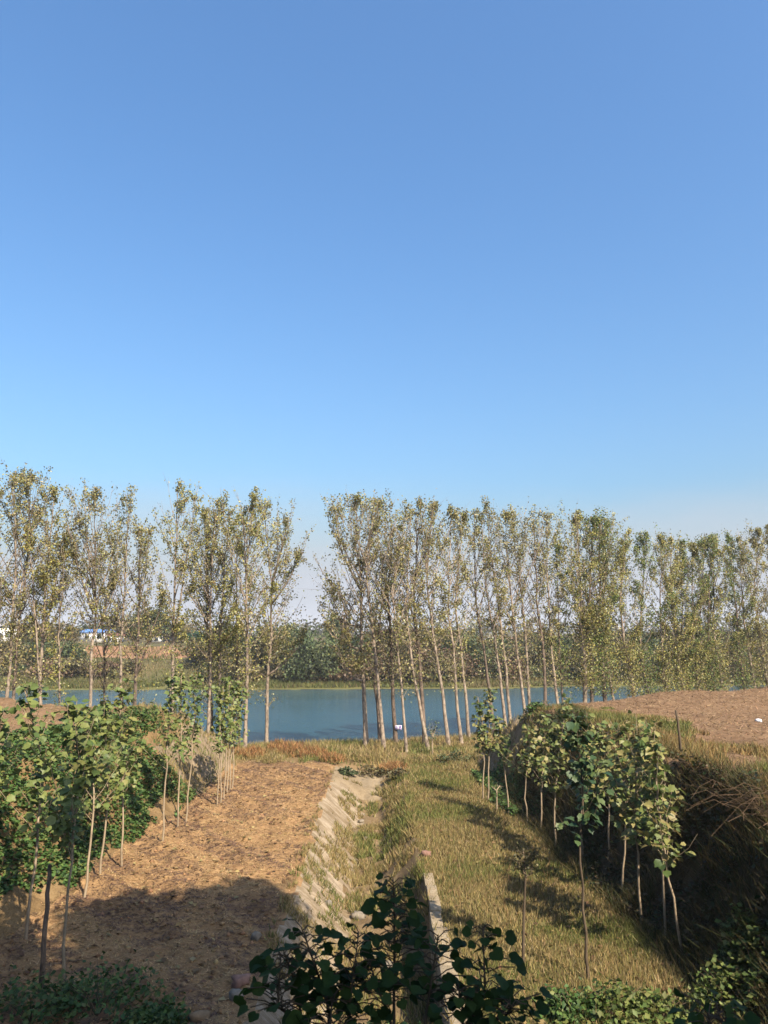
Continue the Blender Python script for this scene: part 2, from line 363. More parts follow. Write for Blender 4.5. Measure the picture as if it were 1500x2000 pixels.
# water
m, nt, p = newmat('lake_water'); N = nt.nodes
p.inputs['Base Color'].default_value = (.02, .06, .085, 1); p.inputs['Roughness'].default_value = .08; p.inputs['IOR'].default_value = 1.33
tc = N.new('ShaderNodeTexCoord'); mp = N.new('ShaderNodeMapping'); mp.inputs['Scale'].default_value = (.7, 1.6, 1); lin(nt, tc.outputs['Object'], mp.inputs[0])
n1 = N.new('ShaderNodeTexNoise'); n1.inputs['Scale'].default_value = 2.2; n1.inputs['Detail'].default_value = 5; n1.inputs['Roughness'].default_value = .6; lin(nt, mp.outputs[0], n1.inputs['Vector'])
n2 = N.new('ShaderNodeTexNoise'); n2.inputs['Scale'].default_value = .06; n2.inputs['Detail'].default_value = 3; lin(nt, mp.outputs[0], n2.inputs['Vector'])
mr = N.new('ShaderNodeMapRange'); mr.inputs[1].default_value = .35; mr.inputs[2].default_value = .65; mr.inputs[3].default_value = .24; mr.inputs[4].default_value = .42; lin(nt, n2.outputs[0], mr.inputs[0])
bp = N.new('ShaderNodeBump'); bp.inputs['Distance'].default_value = .25; lin(nt, n1.outputs[0], bp.inputs['Height']); lin(nt, mr.outputs[0], bp.inputs['Strength']); lin(nt, bp.outputs[0], p.inputs['Normal'])
wx = np.linspace(-500, 500, 60); wy = np.linspace(51, 200, 20)
WX, WY = np.meshgrid(wx, wy); ii = np.arange(1200).reshape(20, 60)
o = MB().add(np.stack((WX, WY, WX * 0 - 1), -1), np.stack((ii[:-1, :-1], ii[:-1, 1:], ii[1:, 1:], ii[1:, :-1]), -1).reshape(-1, 4)).build('water', m)
tag(o, 'calm blue lake water between the two shores', kind='structure')

# ------------------------------------------------------------------ ditch coping, stones, small built things
cop = empty('concrete_coping', (1.5, 20, 0), 'narrow pale concrete coping strip along the right side of the ditch', 'coping')
mc = ground_mat('coping_concrete', [(.22, .165, .10), (.40, .32, .21), (.50, .42, .30)], 2.6, 12, bump=.5)
yy = 15.2
for k in range(9):
    L = 1.12 + R.uniform(-.05, .05); b = MB(); dx = R.uniform(-.02, .02); wdt = .38 if k < 5 else .30
    box(b, (1.24 + dx - 1.5, yy - 20, -1.15), (1.24 + dx + wdt - 1.5, yy + L - 20, .11 + R.uniform(-.02, .02)))
    o = b.build('slab', mc, cop)
    bv = o.modifiers.new('bevel', 'BEVEL'); bv.width = .02; bv.segments = 2
    yy += L + .02
def rock(name, loc, size, col, label, group=None, cat='rock'):
    u_, v_ = np.meshgrid(np.linspace(0, 2 * math.pi, 11)[:-1], np.linspace(0, math.pi, 7), indexing='xy')
    p_ = np.stack((np.sin(v_) * np.cos(u_), np.sin(v_) * np.sin(u_), np.cos(v_)), -1)
    p_ = np.sign(p_) * np.abs(p_) ** .62
    r_ = 1 + .95 * (fbm(p_[..., 0] * 1.9 + loc[0] * 7, p_[..., 1] * 1.7 + p_[..., 2] * 2.1 + loc[1] * 5, 9, 3) - .5)
    p_ = p_ * r_[..., None] * np.array(size); p_[0] = p_[0].mean(0); p_[-1] = p_[-1].mean(0)
    k = np.arange(70).reshape(7, 10)
    q = np.stack((k[:-1], k[1:], np.roll(k[1:], -1, 1), np.roll(k[:-1], -1, 1)), -1).reshape(-1, 4)
    key = 'rock%s' % (col,)
    if key not in M: M[key] = plain_mat('stone', col, .9, .15, .3, 7, .5)
    o = MB().add(p_, q).build(name, M[key]); o.location = loc; o.rotation_euler = (0, 0, R.uniform(0, 3))
    return tag(o, label, cat, group)
pink = (.24, .14, .105); grey = (.20, .17, .13)
for px, py, sz, c_, lb in [
    (832, 1671, (.2, .13, .12), pink, 'pinkish broken brick lying in the grass at the coping end'),
    (470, 1925, (.2, .14, .13), pink, 'pinkish stone on the shaded ditch edge above two others'),
    (462, 1948, (.15, .13, .12), grey, 'pale stone just below the pinkish one on shaded ditch edge'),
    (390, 1990, (.2, .16, .12), (.22, .15, .085), 'tan stone at the bottom of the shaded field'),
    (500, 1835, (.13, .1, .1), grey, 'small grey stone where the ditch edge enters the shade'),
    (715, 1625, (.14, .1, .09), grey, 'small stone on the ditch floor near the concrete apron'),
    (700, 1770, (.24, .16, .12), grey, 'flat grey stone slab lying in the ditch behind the dark plant'),
    (640, 1790, (.2, .13, .1), grey, 'grey stone at the foot of the concrete slope'),
    (720, 1850, (.3, .2, .14), grey, 'large grey stone in the ditch half hidden by dark leaves'),
    (705, 1590, (.16, .12, .08), grey, 'small stone in the dirt just below the concrete apron'),
    (735, 1606, (.2, .12, .1), pink, 'pinkish stone on the right of the ditch floor below the apron'),
    (762, 1868, (.22, .17, .12), grey, 'grey stone beside the largest one in the ditch')]:
    z0 = -1.0 if px in (715, 700, 640, 720, 762, 705, 735) else 0
    q_ = flo(px, py, z0); rock('rock', (q_[0], q_[1], tz(q_[0], q_[1]) + sz[2] * .5), sz, c_, lb, 'stones along the ditch')

def house(px0, px1, ptop, pbase, d, wall, roofc, label, roof_kind='gable', depth=7, wins=2):
    a = at(px0, pbase, d); b = at(px1, pbase, d); t = at(px0, ptop, d)
    wdt = b[0] - a[0]; hh = t[2] - a[2]; zb = tz((a[0] + b[0]) / 2, d) - .3; hb = hh * .78 + a[2] - zb; rh = hh * .22
    e_ = empty('farm_building', ((a[0] + b[0]) / 2, d, zb), label, 'building', 'low buildings beyond the far shore')
    mb = MB(); box(mb, (-wdt / 2, 0, 0), (wdt / 2, depth, hb)); mb.build('wall', plain_mat('painted_wall', wall, .8, .2, .08, 1), e_)
    ov = .35; mb = MB()
    if roof_kind == 'gable':
        v = [(-wdt / 2 - ov, -ov, hb), (wdt / 2 + ov, -ov, hb), (wdt / 2 + ov, depth + ov, hb), (-wdt / 2 - ov, depth + ov, hb), (-wdt / 2 - ov, depth / 2, hb + rh), (wdt / 2 + ov, depth / 2, hb + rh)]
        mb.add(v, [(0, 1, 5, 4), (2, 3, 4, 5)]); mb.add(v, [(0, 4, 3), (1, 2, 5)])
    else:
        box(mb, (-wdt / 2 - .15, -.15, hb), (wdt / 2 + .15, depth + .15, hb + rh * .5))
    mb.build('roof', plain_mat('roof_sheet', roofc, .6, .3, .12, 1), e_)
    gm = M.setdefault('winglass', plain_mat('window_glass', (.04, .05, .06), .15, .5, .1))
    fm = M.setdefault('winframe', plain_mat('window_frame', (.5, .5, .5), .5))
    for k in range(wins):
        cx = -wdt / 2 + wdt * (k + .5) / wins; ww = min(.55, wdt / wins * .3)
        f_ = MB(); box(f_, (cx - ww - .08, -.04, hb * .38), (cx + ww + .08, .02, hb * .38 + 1.25)); fo = f_.build('window', fm, e_)
        f_ = MB(); box(f_, (cx - ww, -.06, hb * .38 + .08), (cx + ww, -.045, hb * .38 + 1.17)); f_.build('pane', gm, fo)
    return e_
house(157, 206, 1229, 1256, 205, (.8, .8, .78), (.12, .25, .55), 'white shed with a blue roof across the lake', 'gable', 7, 2)
house(208, 227, 1237, 1256, 204, (.7, .68, .66), (.4, .18, .13), 'small pale house with red roof beside the blue roofed shed', 'gable', 6, 2)
house(296, 331, 1240, 1257, 208, (.8, .78, .72), (.6, .58, .54), 'flat roofed cream building with dark windows right of the blue roofed shed', 'flat', 6, 2)
house(-14, 19, 1217, 1248, 195, (.72, .70, .66), (.28, .27, .27), 'grey roofed house at the left edge across the lake', 'gable', 7, 3)
house(836, 853, 1234, 1250, 230, (.74, .72, .70), (.5, .48, .46), 'small whitish house seen between trunks behind the middle poplars', 'flat', 6, 2)
house(941, 966, 1246, 1260, 190, (.5, .36, .26), (.52, .27, .16), 'long low house with orange roof behind the right poplars', 'gable', 6, 3)
house(985, 1001, 1244, 1262, 188, (.5, .33, .23), (.50, .24, .14), 'short orange roofed house next to the longer one', 'gable', 6, 2)

# ------------------------------------------------------------------ trees
PAL = dict(
    b=[(4, (.31, .26, .095)), (3, (.34, .31, .11)), (3, (.19, .17, .065)), (2, (.44, .41, .22)), (2, (.22, .24, .07))],
    o=[(3, (.33, .305, .085)), (3, (.40, .355, .09)), (3, (.21, .22, .065)), (2, (.46, .43, .22)), (1, (.28, .20, .075))],
    g=[(4, (.13, .19, .05)), (3, (.20, .245, .065)), (2, (.31, .30, .09)), (1, (.29, .22, .085)), (2, (.095, .135, .04))])
def poplar(label, pts, top, d, pw, tint, hw, c0, nleaf, dark=False, forks=(), low=0.25, lsize=.135):
    nleaf = int(nleaf * (1.65 if pts[0][0] > 1120 else 1.08))
    hw *= 1.38 * rng.uniform(.85, 1.2); low = .6 if tint == 'g' or pts[0][0] > 1120 else .2
    """pts: pixel path of the trunk from base; top: pixel of the tip; hw crown half width in m"""
    P = [at(px, py, d) for px, py in pts] + [at(*top, d)]
    zb = tz(P[0][0], d)
    if P[0][2] > zb:                                   # continue the trunk down to the ground
        dirn = (P[0] - P[1]) / (P[1][2] - P[0][2])
        P.insert(0, P[0] + dirn * (P[0][2] - zb + .1) * .9); P[0][2] = zb - .1
    P = np.array(P); base = P[0].copy(); P = P - base
    P[1:-1, 1] += rng.normal(0, .15, len(P) - 2)
    # resample
    seg = np.concatenate(([0], np.cumsum(np.linalg.norm(np.diff(P, axis=0), axis=1)))); Lt = seg[-1]
    sv = np.linspace(0, Lt, 16); T = np.stack([np.interp(sv, seg, P[:, k]) for k in range(3)], 1)
    T[1:] += rng.normal(0, .03, (15, 3)) * np.linspace(.3, 1.6, 15)[:, None]
    r0 = pw * .5 * d / F
    rad = r0 * (1 - np.linspace(0, 1, 16) ** .9 * .93) + .004; rad[0] *= 1.25
    e = empty('poplar_tree', base, label, 'tree', 'poplars in the rows along the lake')
    tb = MB(); tube(tb, T, rad, 7)
    lp = []
    def on(s_): return np.array([np.interp(s_ * Lt, sv, T[:, k]) for k in range(3)])
    stems = [(T, sv, Lt, c0)]
    for (fp, ft) in forks:                             # big second stems
        A = np.array(at(*fp, d)) - base; Bp = np.array(at(*ft, d)) - base; Bp[1] += rng.normal(0, .8)
        q = np.linspace(0, 1, 8)[:, None]; pp = A + (Bp - A) * q + np.array((0, 0, 1)) * (q * (1 - q)) * -.8 + rng.normal(0, .04, (8, 3)) * q
        tube(tb, pp, r0 * .5 * (1 - q[:, 0] * .9) + .004, 5)
        stems.append((pp, np.linspace(0, 1, 8), 1, .2))
    for (ST, ss, LL, cc) in stems:
        main = ST is T
        nleaf_ = nleaf * 1.6; nb_ = int((30 if main else 12) * (Lt / 16)) + 4
        for k in range(nb_):
            s_ = cc + (1 - cc) * ((k + rng.uniform(0, 1)) / nb_) * .985
            p0 = np.array([np.interp(s_ * LL, ss, ST[:, j]) for j in range(3)])
            rel = (s_ - cc) / (1 - cc)
            prof = (.7 + .55 * math.sin(math.pi * min(1, rel * .9 + .2))) * (1 - .62 * rel ** 1.9)
            a_ = rng.uniform(0, 2 * math.pi); ang = rng.uniform(.50, 1.0) - .42 * rel
            L = hw * prof * rng.uniform(.55, 1.25) / math.sin(max(ang, .4)) * (1 if main else .6)
            L = max(.5, min(L, (max(T[-1][2], ST[-1][2]) + .1 - p0[2]) / (math.cos(ang) + .18)))
            dr = np.array((math.cos(a_) * math.sin(ang), math.sin(a_) * math.sin(ang), math.cos(ang)))
            q = np.linspace(0, 1, 5)[:, None]
            pp = p0 + dr * L * q + np.array((0, 0, 1)) * L * .18 * q ** 2 + rng.normal(0, .05, (5, 3)) * q * L * .5
            rb = max(.009, min(.045, L * .011)) * (1 - .5 * rel)
            tube(tb, pp, rb * (1 - .85 * q[:, 0]) + .003, 3)
            tw = [pp]
            for j in range(int(.9 * L) + 1):
                t0 = rng.uniform(.25, .95); o0 = p0 + dr * L * t0 + np.array((0, 0, 1)) * L * .18 * t0 ** 2
                d2 = dr + rng.normal(0, .55, 3); d2[2] += .25; d2 /= np.linalg.norm(d2)
                l2 = L * rng.uniform(.2, .45); p2 = o0 + d2 * l2 * np.linspace(0, 1, 3)[:, None]
                tube(tb, p2, np.array((.010, .007, .003)), 3); tw.append(p2)
            wgt = (1.0 - .55 * rel) * rng.choice([.15, .6, 1.2, 1.9])
            for t_ in tw:
                m_ = rng.poisson(nleaf_ / nb_ / len(tw) * wgt * (1.35 if main else .5))
                if m_ == 0: continue
                f_ = rng.uniform(.2, 1.05, m_)[:, None] * (len(t_) - 1); i0 = np.minimum(f_.astype(int), len(t_) - 2)
                pos = t_[i0[:, 0]] + (t_[i0[:, 0] + 1] - t_[i0[:, 0]]) * (f_ - i0)
                lp.append(pos + rng.normal(0, .115, (m_, 3)) + np.array((0, 0, -.05)))
    m_ = int(nleaf * low)                              # short leafy shoots on the lower trunk
    if m_:
        s_ = rng.uniform(max(.17, c0 - .15), c0 + .16, (m_ // 9 + 1)); cpos = np.array([on(k) for k in s_])
        cpos = cpos + rng.normal(0, 1, cpos.shape) * np.array((.5, .5, .25)) * hw * .45
        for k, c_ in enumerate(cpos):
            o0 = on(max(.05, s_[k] - .04)); tube(tb, np.array((o0, (o0 + c_) / 2 + (0, 0, .08), c_)), np.array((.016, .011, .004)), 3)
        lp.append(np.repeat(cpos, 9, 0)[:m_] + rng.normal(0, .28, (m_, 3)))
    tb.build('trunk', M['barkdark'] if dark else M['bark'], e, True)
    lp = np.concatenate(lp); lb = MB()
    cl = mixcol(len(lp), *PAL[tint]); cl *= .8 + .4 * fbm(lp[:, 0:1] * .9 + base[0], lp[:, 2:3] * .9 + lp[:, 1:2] * .7, 3, 2)
    leaf_quads(lb, lp, rng.uniform(lsize * .75, lsize * 1.25, len(lp)), cl)
    lb.build('crown', M['leaf'], e)
    return e

def D(px): return float(np.interp(px, [-60, 0, 250, 340, 520, 750, 950, 1150, 1500, 1600], [50, 50.5, 52, 54, 55, 53, 57.5, 62, 72, 75]))
PT = [  # label, pts, top, d, pixel width, tint, half width, crown start, leaves, dark, forks
 ('pale grey poplar nearest the left edge of the photo', [(10,1366),(18,1290),(25,1230),(32,1100)], (28,930), 50.5, 8, 'b', 1.7, .34, 2300, 0, [((24,1240),(50,1010))]),
 ('dark trunked poplar just right of the leftmost pale one', [(28,1366),(31,1290),(38,1210),(50,1120)], (64,925), 51, 7, 'b', 1.5, .36, 1900, 1, []),
 ('poplar with several thin stems rising from one base, near the left edge', [(77,1366),(78,1310),(84,1240),(88,1170)], (108,955), 51, 9, 'o', 1.5, .36, 2100, 0, [((77,1330),(72,1040)),((85,1245),(112,1090))]),
 ('slender whitish poplar just right of the many stemmed one', [(115,1360),(116,1270),(117,1150)], (124,1050), 51.5, 5, 'o', 1.0, .3, 1200, 0, []),
 ('broad crowned poplar forking like a fan, in front of the blue roofed shed', [(177,1366),(180,1280),(184,1200),(186,1150)], (185,955), 51.5, 8, 'b', 1.8, .42, 1500, 0, [((183,1200),(140,1030)),((184,1190),(225,1000)),((184,1170),(165,975)),((180,1250),(240,1110))]),
 ('small dark poplar behind the fan shaped one', [(204,1340),(204,1270),(200,1220)], (205,1090), 57, 5, 'b', 1.3, .35, 700, 1, [((204,1270),(235,1190))]),
 ('straight white trunked poplar with a bare top, right of the fan shaped one', [(238,1385),(238,1260),(243,1160),(246,1050)], (258,962), 52, 7, 'b', 1.3, .4, 1150, 0, []),
 ('dark poplar with a low forked trunk and brown crown', [(262,1400),(266,1310),(271,1210),(273,1130)], (276,1030), 52.5, 9, 'b', 1.7, .36, 1800, 1, [((266,1320),(320,1160))]),
 ('tall twin topped poplar with yellow tips behind the left saplings', [(336,1455),(337,1290),(340,1180),(343,1060)], (347,940), 54, 8, 'o', 1.25, .36, 2000, 0, [((342,1235),(378,938))]),
 ('poplar with a leaning brown trunk left of the dense sapling clump', [(408,1456),(411,1310),(412,1200),(414,1090)], (425,975), 54.5, 8, 'o', 1.4, .33, 2300, 0, [((412,1230),(395,1030))]),
 ('dark poplar trunk close against the leaning brown one', [(414,1458),(410,1330),(406,1220)], (400,1000), 55.5, 8, 'o', 1.3, .33, 1800, 1, []),
 ('poplar whose foot is hidden by the dense sapling clump', [(430,1450),(428,1320),(434,1200)], (448,1000), 55, 9, 'o', 1.2, .35, 1500, 0, []),
 ('thin poplar showing beside the dense sapling clump', [(467,1450),(466,1350),(462,1250)], (462,1010), 56.5, 6, 'o', 1.1, .33, 1300, 1, []),
 ('pale poplar with the yellowest top, second left of the gap in the row', [(478,1465),(480,1370),(482,1250),(481,1120)], (494,964), 51.3, 8, 'o', 1.5, .36, 2300, 0, [((481,1120),(470,1000))]),
 ('lone poplar at the left side of the gap, branches reaching over it', [(520,1446),(522,1330),(530,1245),(531,1150)], (516,980), 55.8, 8, 'b', 1.5, .36, 1700, 0, [((524,1318),(592,1255)),((531,1180),(595,1080)),((531,1140),(562,1010))]),
 ('tall wide poplar at the right side of the gap, with low bare branches', [(715,1458),(710,1335),(706,1225),(703,1120)], (692,975), 52.9, 10, 'b', 1.7, .42, 1500, 0, [((706,1225),(628,1190)),((703,1150),(640,1010)),((702,1130),(735,985)),((709,1330),(668,1300)),((708,1270),(640,1230))]),
 ('pale left leaning poplar, next right of the tall wide one', [(750,1464),(736,1300),(724,1197),(714,1115)], (742,985), 51.5, 8, 'b', 1.5, .42, 1300, 0, []),
 ('dark poplar half hidden behind the pale leaning one', [(742,1453),(737,1376),(730,1327)], (765,1030), 54.5, 7, 'b', 1.2, .42, 700, 1, []),
 ('dark poplar that carries the small white sign', [(773,1450),(768,1380),(765,1300),(758,1142)], (772,1005), 54.6, 9, 'b', 1.3, .4, 1100, 1, []),
 ('slim poplar standing right of the sign', [(794,1470),(785,1349),(774,1252),(766,1150)], (790,1010), 50.3, 6, 'b', 1.1, .4, 1050, 0, []),
 ('pale poplar crossing in front of a dark trunk, right of the sign', [(836,1464),(816,1360),(803,1290),(793,1190)], (803,1000), 51.5, 7, 'b', 1.1, .4, 1100, 0, []),
 ('dark poplar behind the crossing pale trunk', [(830,1459),(824,1362),(815,1252),(808,1180)], (822,985), 53, 9, 'b', 1.25, .4, 1250, 1, [((814,1230),(785,1110))]),
 ('pale poplar next right of the little lone sapling', [(876,1459),(864,1349),(850,1266),(839,1184),(831,1100)], (852,985), 52.6, 8, 'b', 1.25, .4, 1500, 0, []),
 ('brown poplar midway from little lone sapling to grey facing', [(901,1453),(891,1362),(886,1266),(874,1184)], (882,995), 54, 7, 'b', 1.15, .38, 1600, 0, []),
 ('poplar at the very foot of the grey stone facing', [(916,1445),(908,1349),(900,1266),(889,1184)], (905,1005), 56, 7, 'b', 1.15, .38, 1600, 0, []),
 ('dark poplar rising behind the far end saplings of the right bank', [(962,1400),(953,1320),(944,1260),(930,1185)], (925,1000), 57.5, 7, 'b', 1.2, .4, 1150, 1, []),
 ('leaning poplar behind the top edge of the grey stone facing', [(985,1393),(977,1329),(964,1230),(948,1150)], (940,1000), 58, 7, 'b', 1.15, .4, 1250, 0, []),
 ('straight pale poplar with the highest bare tip, above the grey stone facing', [(996,1390),(984,1270),(974,1190),(960,1097)], (948,980), 58.5, 7, 'b', 1.1, .4, 1300, 0, []),
 ('poplar on the crest corner of the grey stone facing', [(1023,1380),(1014,1297),(999,1190),(992,1110)], (985,1005), 59, 7, 'b', 1.15, .38, 1500, 0, []),
 ('whitest poplar trunk, where the stone facing meets the brown field', [(1034,1378),(1028,1270),(1017,1150),(1006,1075)], (1000,995), 59.5, 7, 'b', 1.15, .38, 1500, 0, []),
 ('dark poplar at the near corner of the brown field', [(1064,1372),(1060,1257),(1050,1177)], (1042,1003), 60, 8, 'b', 1.3, .36, 1800, 1, []),
 ('pale legged poplar right of the dark corner one', [(1089,1371),(1081,1297),(1071,1177)], (1066,1008), 60.5, 7, 'b', 1.25, .36, 1900, 0, []),
 ('thin dark poplar between two stouter ones at the field corner', [(1099,1370),(1095,1310),(1090,1230)], (1085,1060), 61.5, 4, 'g', 1.0, .34, 900, 1, []),
 ('stout grey poplar with a sawn looking bare side branch', [(1143,1370),(1141,1297),(1137,1225)], (1128,1008), 61.5, 10, 'o', 1.6, .36, 2600, 0, [((1138,1248),(1162,1205))]),
 ('dark trunk just right of the stout grey poplar', [(1157,1365),(1154,1285),(1150,1210)], (1158,1015), 62.5, 8, 'g', 1.3, .32, 1900, 1, []),
 ('dark leafy poplar left of two pale leaning ones', [(1181,1360),(1176,1310),(1172,1230)], (1172,1010), 63.5, 9, 'g', 1.2, .3, 1700, 1, []),
 ('thin leaning poplar behind the bare brown field edge', [(1198,1360),(1184,1283),(1177,1210)], (1182,1020), 64, 6, 'o', 1.2, .33, 1700, 0, []),
 ('pale leaning poplar with leaves down to its foot', [(1238,1358),(1231,1310),(1219,1257),(1210,1180)], (1226,1040), 65, 7, 'o', 1.4, .28, 2200, 0, []),
 ('thin brown poplar next to the pale leafy footed one', [(1266,1356),(1258,1300),(1250,1240)], (1262,1045), 66, 6, 'g', 1.3, .28, 2000, 0, []),
 ('green poplar left of the pair of leaning trunks', [(1303,1355),(1298,1318),(1292,1240)], (1290,1045), 67, 6, 'o', 1.4, .27, 2300, 0, []),
 ('left trunk of the leaning pair in the right part of the row', [(1337,1352),(1326,1297),(1321,1240),(1313,1170)], (1312,1052), 68, 8, 'o', 1.4, .27, 2300, 0, []),
 ('right, darker trunk of the leaning pair', [(1343,1351),(1336,1310),(1330,1240)], (1335,1062), 68.7, 6, 'g', 1.3, .27, 1900, 1, []),
 ('poplar straight above the bare pole, first right of the leaning pair', [(1366,1352),(1359,1281),(1352,1220)], (1352,1065), 69, 6, 'o', 1.3, .28, 2000, 0, []),
 ('leafy poplar second right of the leaning pair', [(1381,1350),(1374,1300),(1368,1230)], (1378,1058), 70, 6, 'g', 1.3, .28, 2000, 1, []),
 ('poplar left of the opening where a second strip of water shows', [(1394,1349),(1386,1300),(1380,1230)], (1388,1045), 70.5, 6, 'g', 1.3, .3, 2000, 1, []),
 ('brown stemmed poplar at the left rim of the water opening', [(1411,1348),(1403,1293),(1393,1240)], (1394,1050), 71, 7, 'o', 1.2, .3, 1900, 0, []),
 ('dark poplar at the right rim of the water opening', [(1454,1342),(1444,1281),(1438,1220)], (1424,1045), 71.5, 8, 'g', 1.3, .33, 1900, 1, []),
 ('thin pale poplar second from the right edge of the photo', [(1475,1342),(1466,1281),(1453,1215)], (1444,1050), 72, 6, 'o', 1.2, .34, 1800, 0, []),
 ('straight poplar at the right edge of the photo', [(1499,1342),(1487,1250),(1472,1170)], (1482,1035), 72.5, 7, 'b', 1.4, .36, 2100, 0, []),
 ('poplar cut off by the right edge of the photo', [(1528,1342),(1515,1250)], (1502,1028), 73.5, 7, 'b', 1.3, .36, 1800, 0, []),
 ('poplar cut off by the left edge of the photo', [(-8,1366),(-6,1250)], (-4,960), 50, 7, 'b', 1.5, .34, 1800, 0, []),
]
for lb_, pts, top, d, pw, tint, hw, c0, nl, dk, fk in PT:
    poplar(lb_, pts, top, d, pw, tint, hw, c0, nl, bool(dk), fk)

# sign on the sign tree
p_ = at(778, 1421, 54.2); sg = empty('sign', p_, 'small white sign with purple marks fixed to a dark poplar', 'sign')
b = MB(); box(b, (-.23, 0, -.15), (.23, .03, .15)); b.build('board', plain_mat('sign_board', (.66, .6, .70), .5), sg)
mp_ = plain_mat('purple_print', (.13, .08, .33), .6)
for (x0, z0, ww, hh) in [(-.2, .06, .16, .025), (-.2, -.02, .19, .025), (-.2, -.09, .14, .025), (.05, .06, .14, .07), (.05, -.03, .14, .07), (.06, -.13, .12, .07)]:
    b = MB(); box(b, (x0, -.006, z0), (x0 + ww, -.001, z0 + hh)); b.build('mark', mp_, sg)

# far shore trees and bushes
def far_tree(px, ptop, wpx, d, pal, shape, label, dens=1.0, pbase=None, name='far_tree'):
    if shape == 'bush' and px > 420: d = float(yfar(np.array([(px - 750) / F * 130]))[0]) + 8.5 + R.uniform(-1, 2)
    g0 = at(px, 1300, d); x0 = g0[0]; zb = tz(x0, d)
    top = at(px, ptop, d)[2]; hh = max(1.2, top - zb); wd = wpx * .5 * d / F
    e = empty(name, (x0, d, zb), label, 'bush' if 'bush' in name else 'tree', 'trees and bushes on the far shore')
    t = MB(); k = 3 if shape != 'bush' else 4
    for j in range(k):
        a_ = R.uniform(0, 6.28); sp = wd * (.25 if shape != 'bush' else .5) * (j > 0)
        pp = np.array([(0, 0, -.2), (math.cos(a_) * sp * .4, math.sin(a_) * sp * .4, hh * .3), (math.cos(a_) * sp, math.sin(a_) * sp, hh * (.85 if j == 0 else .6))])
        tube(t, pp, np.array((.02, .013, .004)) * hh * (1 if j == 0 else .6), 5)
    t.build('trunk', M['barkdark'], e, True)
    # clumps fill the crown volume
    wd *= 1.15; nc = int((22 + hh * wd * 2.0) * dens); cp = []
    for j in range(nc):
        v = unit(1)[0] * rng.uniform(.35, 1) ** .5
        if shape == 'round': c_ = v * (wd, wd, hh * .36) + (0, 0, hh * .62)
        elif shape == 'column':
            q = rng.uniform(.12, .97); rr = wd * math.sin(math.pi * min(1, q * .8 + .22)) ** .7; c_ = np.array((v[0] * rr, v[1] * rr, q * hh))
        elif shape == 'willow': c_ = v * (wd, wd, hh * .46) + (0, 0, hh * .5)
        else: c_ = np.array((v[0] * wd, v[1] * wd, abs(v[2]) * hh * .85 + .1 * hh))
        cp.append(c_)
    cp = np.array(cp); per = 34
    pos = np.repeat(cp, per, 0) + rng.normal(0, 1, (nc * per, 3)) * np.array((wd * .2 + .15, wd * .2 + .15, min(hh * .09, .8) + (.25 if shape == 'willow' else .05)))
    pos[:, 2] = np.maximum(pos[:, 2], .1)
    cl = np.repeat(mixcol(nc, *pal), per, 0) * rng.uniform(.8, 1.2, (nc * per, 1))
    l = MB(); leaf_quads(l, pos, rng.uniform(.28, .55, len(pos)) * (d / 125), cl); l.build('crown', M['leaf'], e)
    return e
GG = [(2, (.06, .085, .035)), (2, (.09, .115, .045)), (1, (.13, .15, .06))]
GW = [(2, (.075, .11, .05)), (2, (.13, .17, .07)), (1, (.18, .20, .09))]
GB = [(2, (.13, .11, .05)), (2, (.18, .15, .06)), (1, (.10, .09, .04))]
GR = [(2, (.20, .13, .075)), (1, (.15, .10, .06)), (1, (.16, .15, .06))]
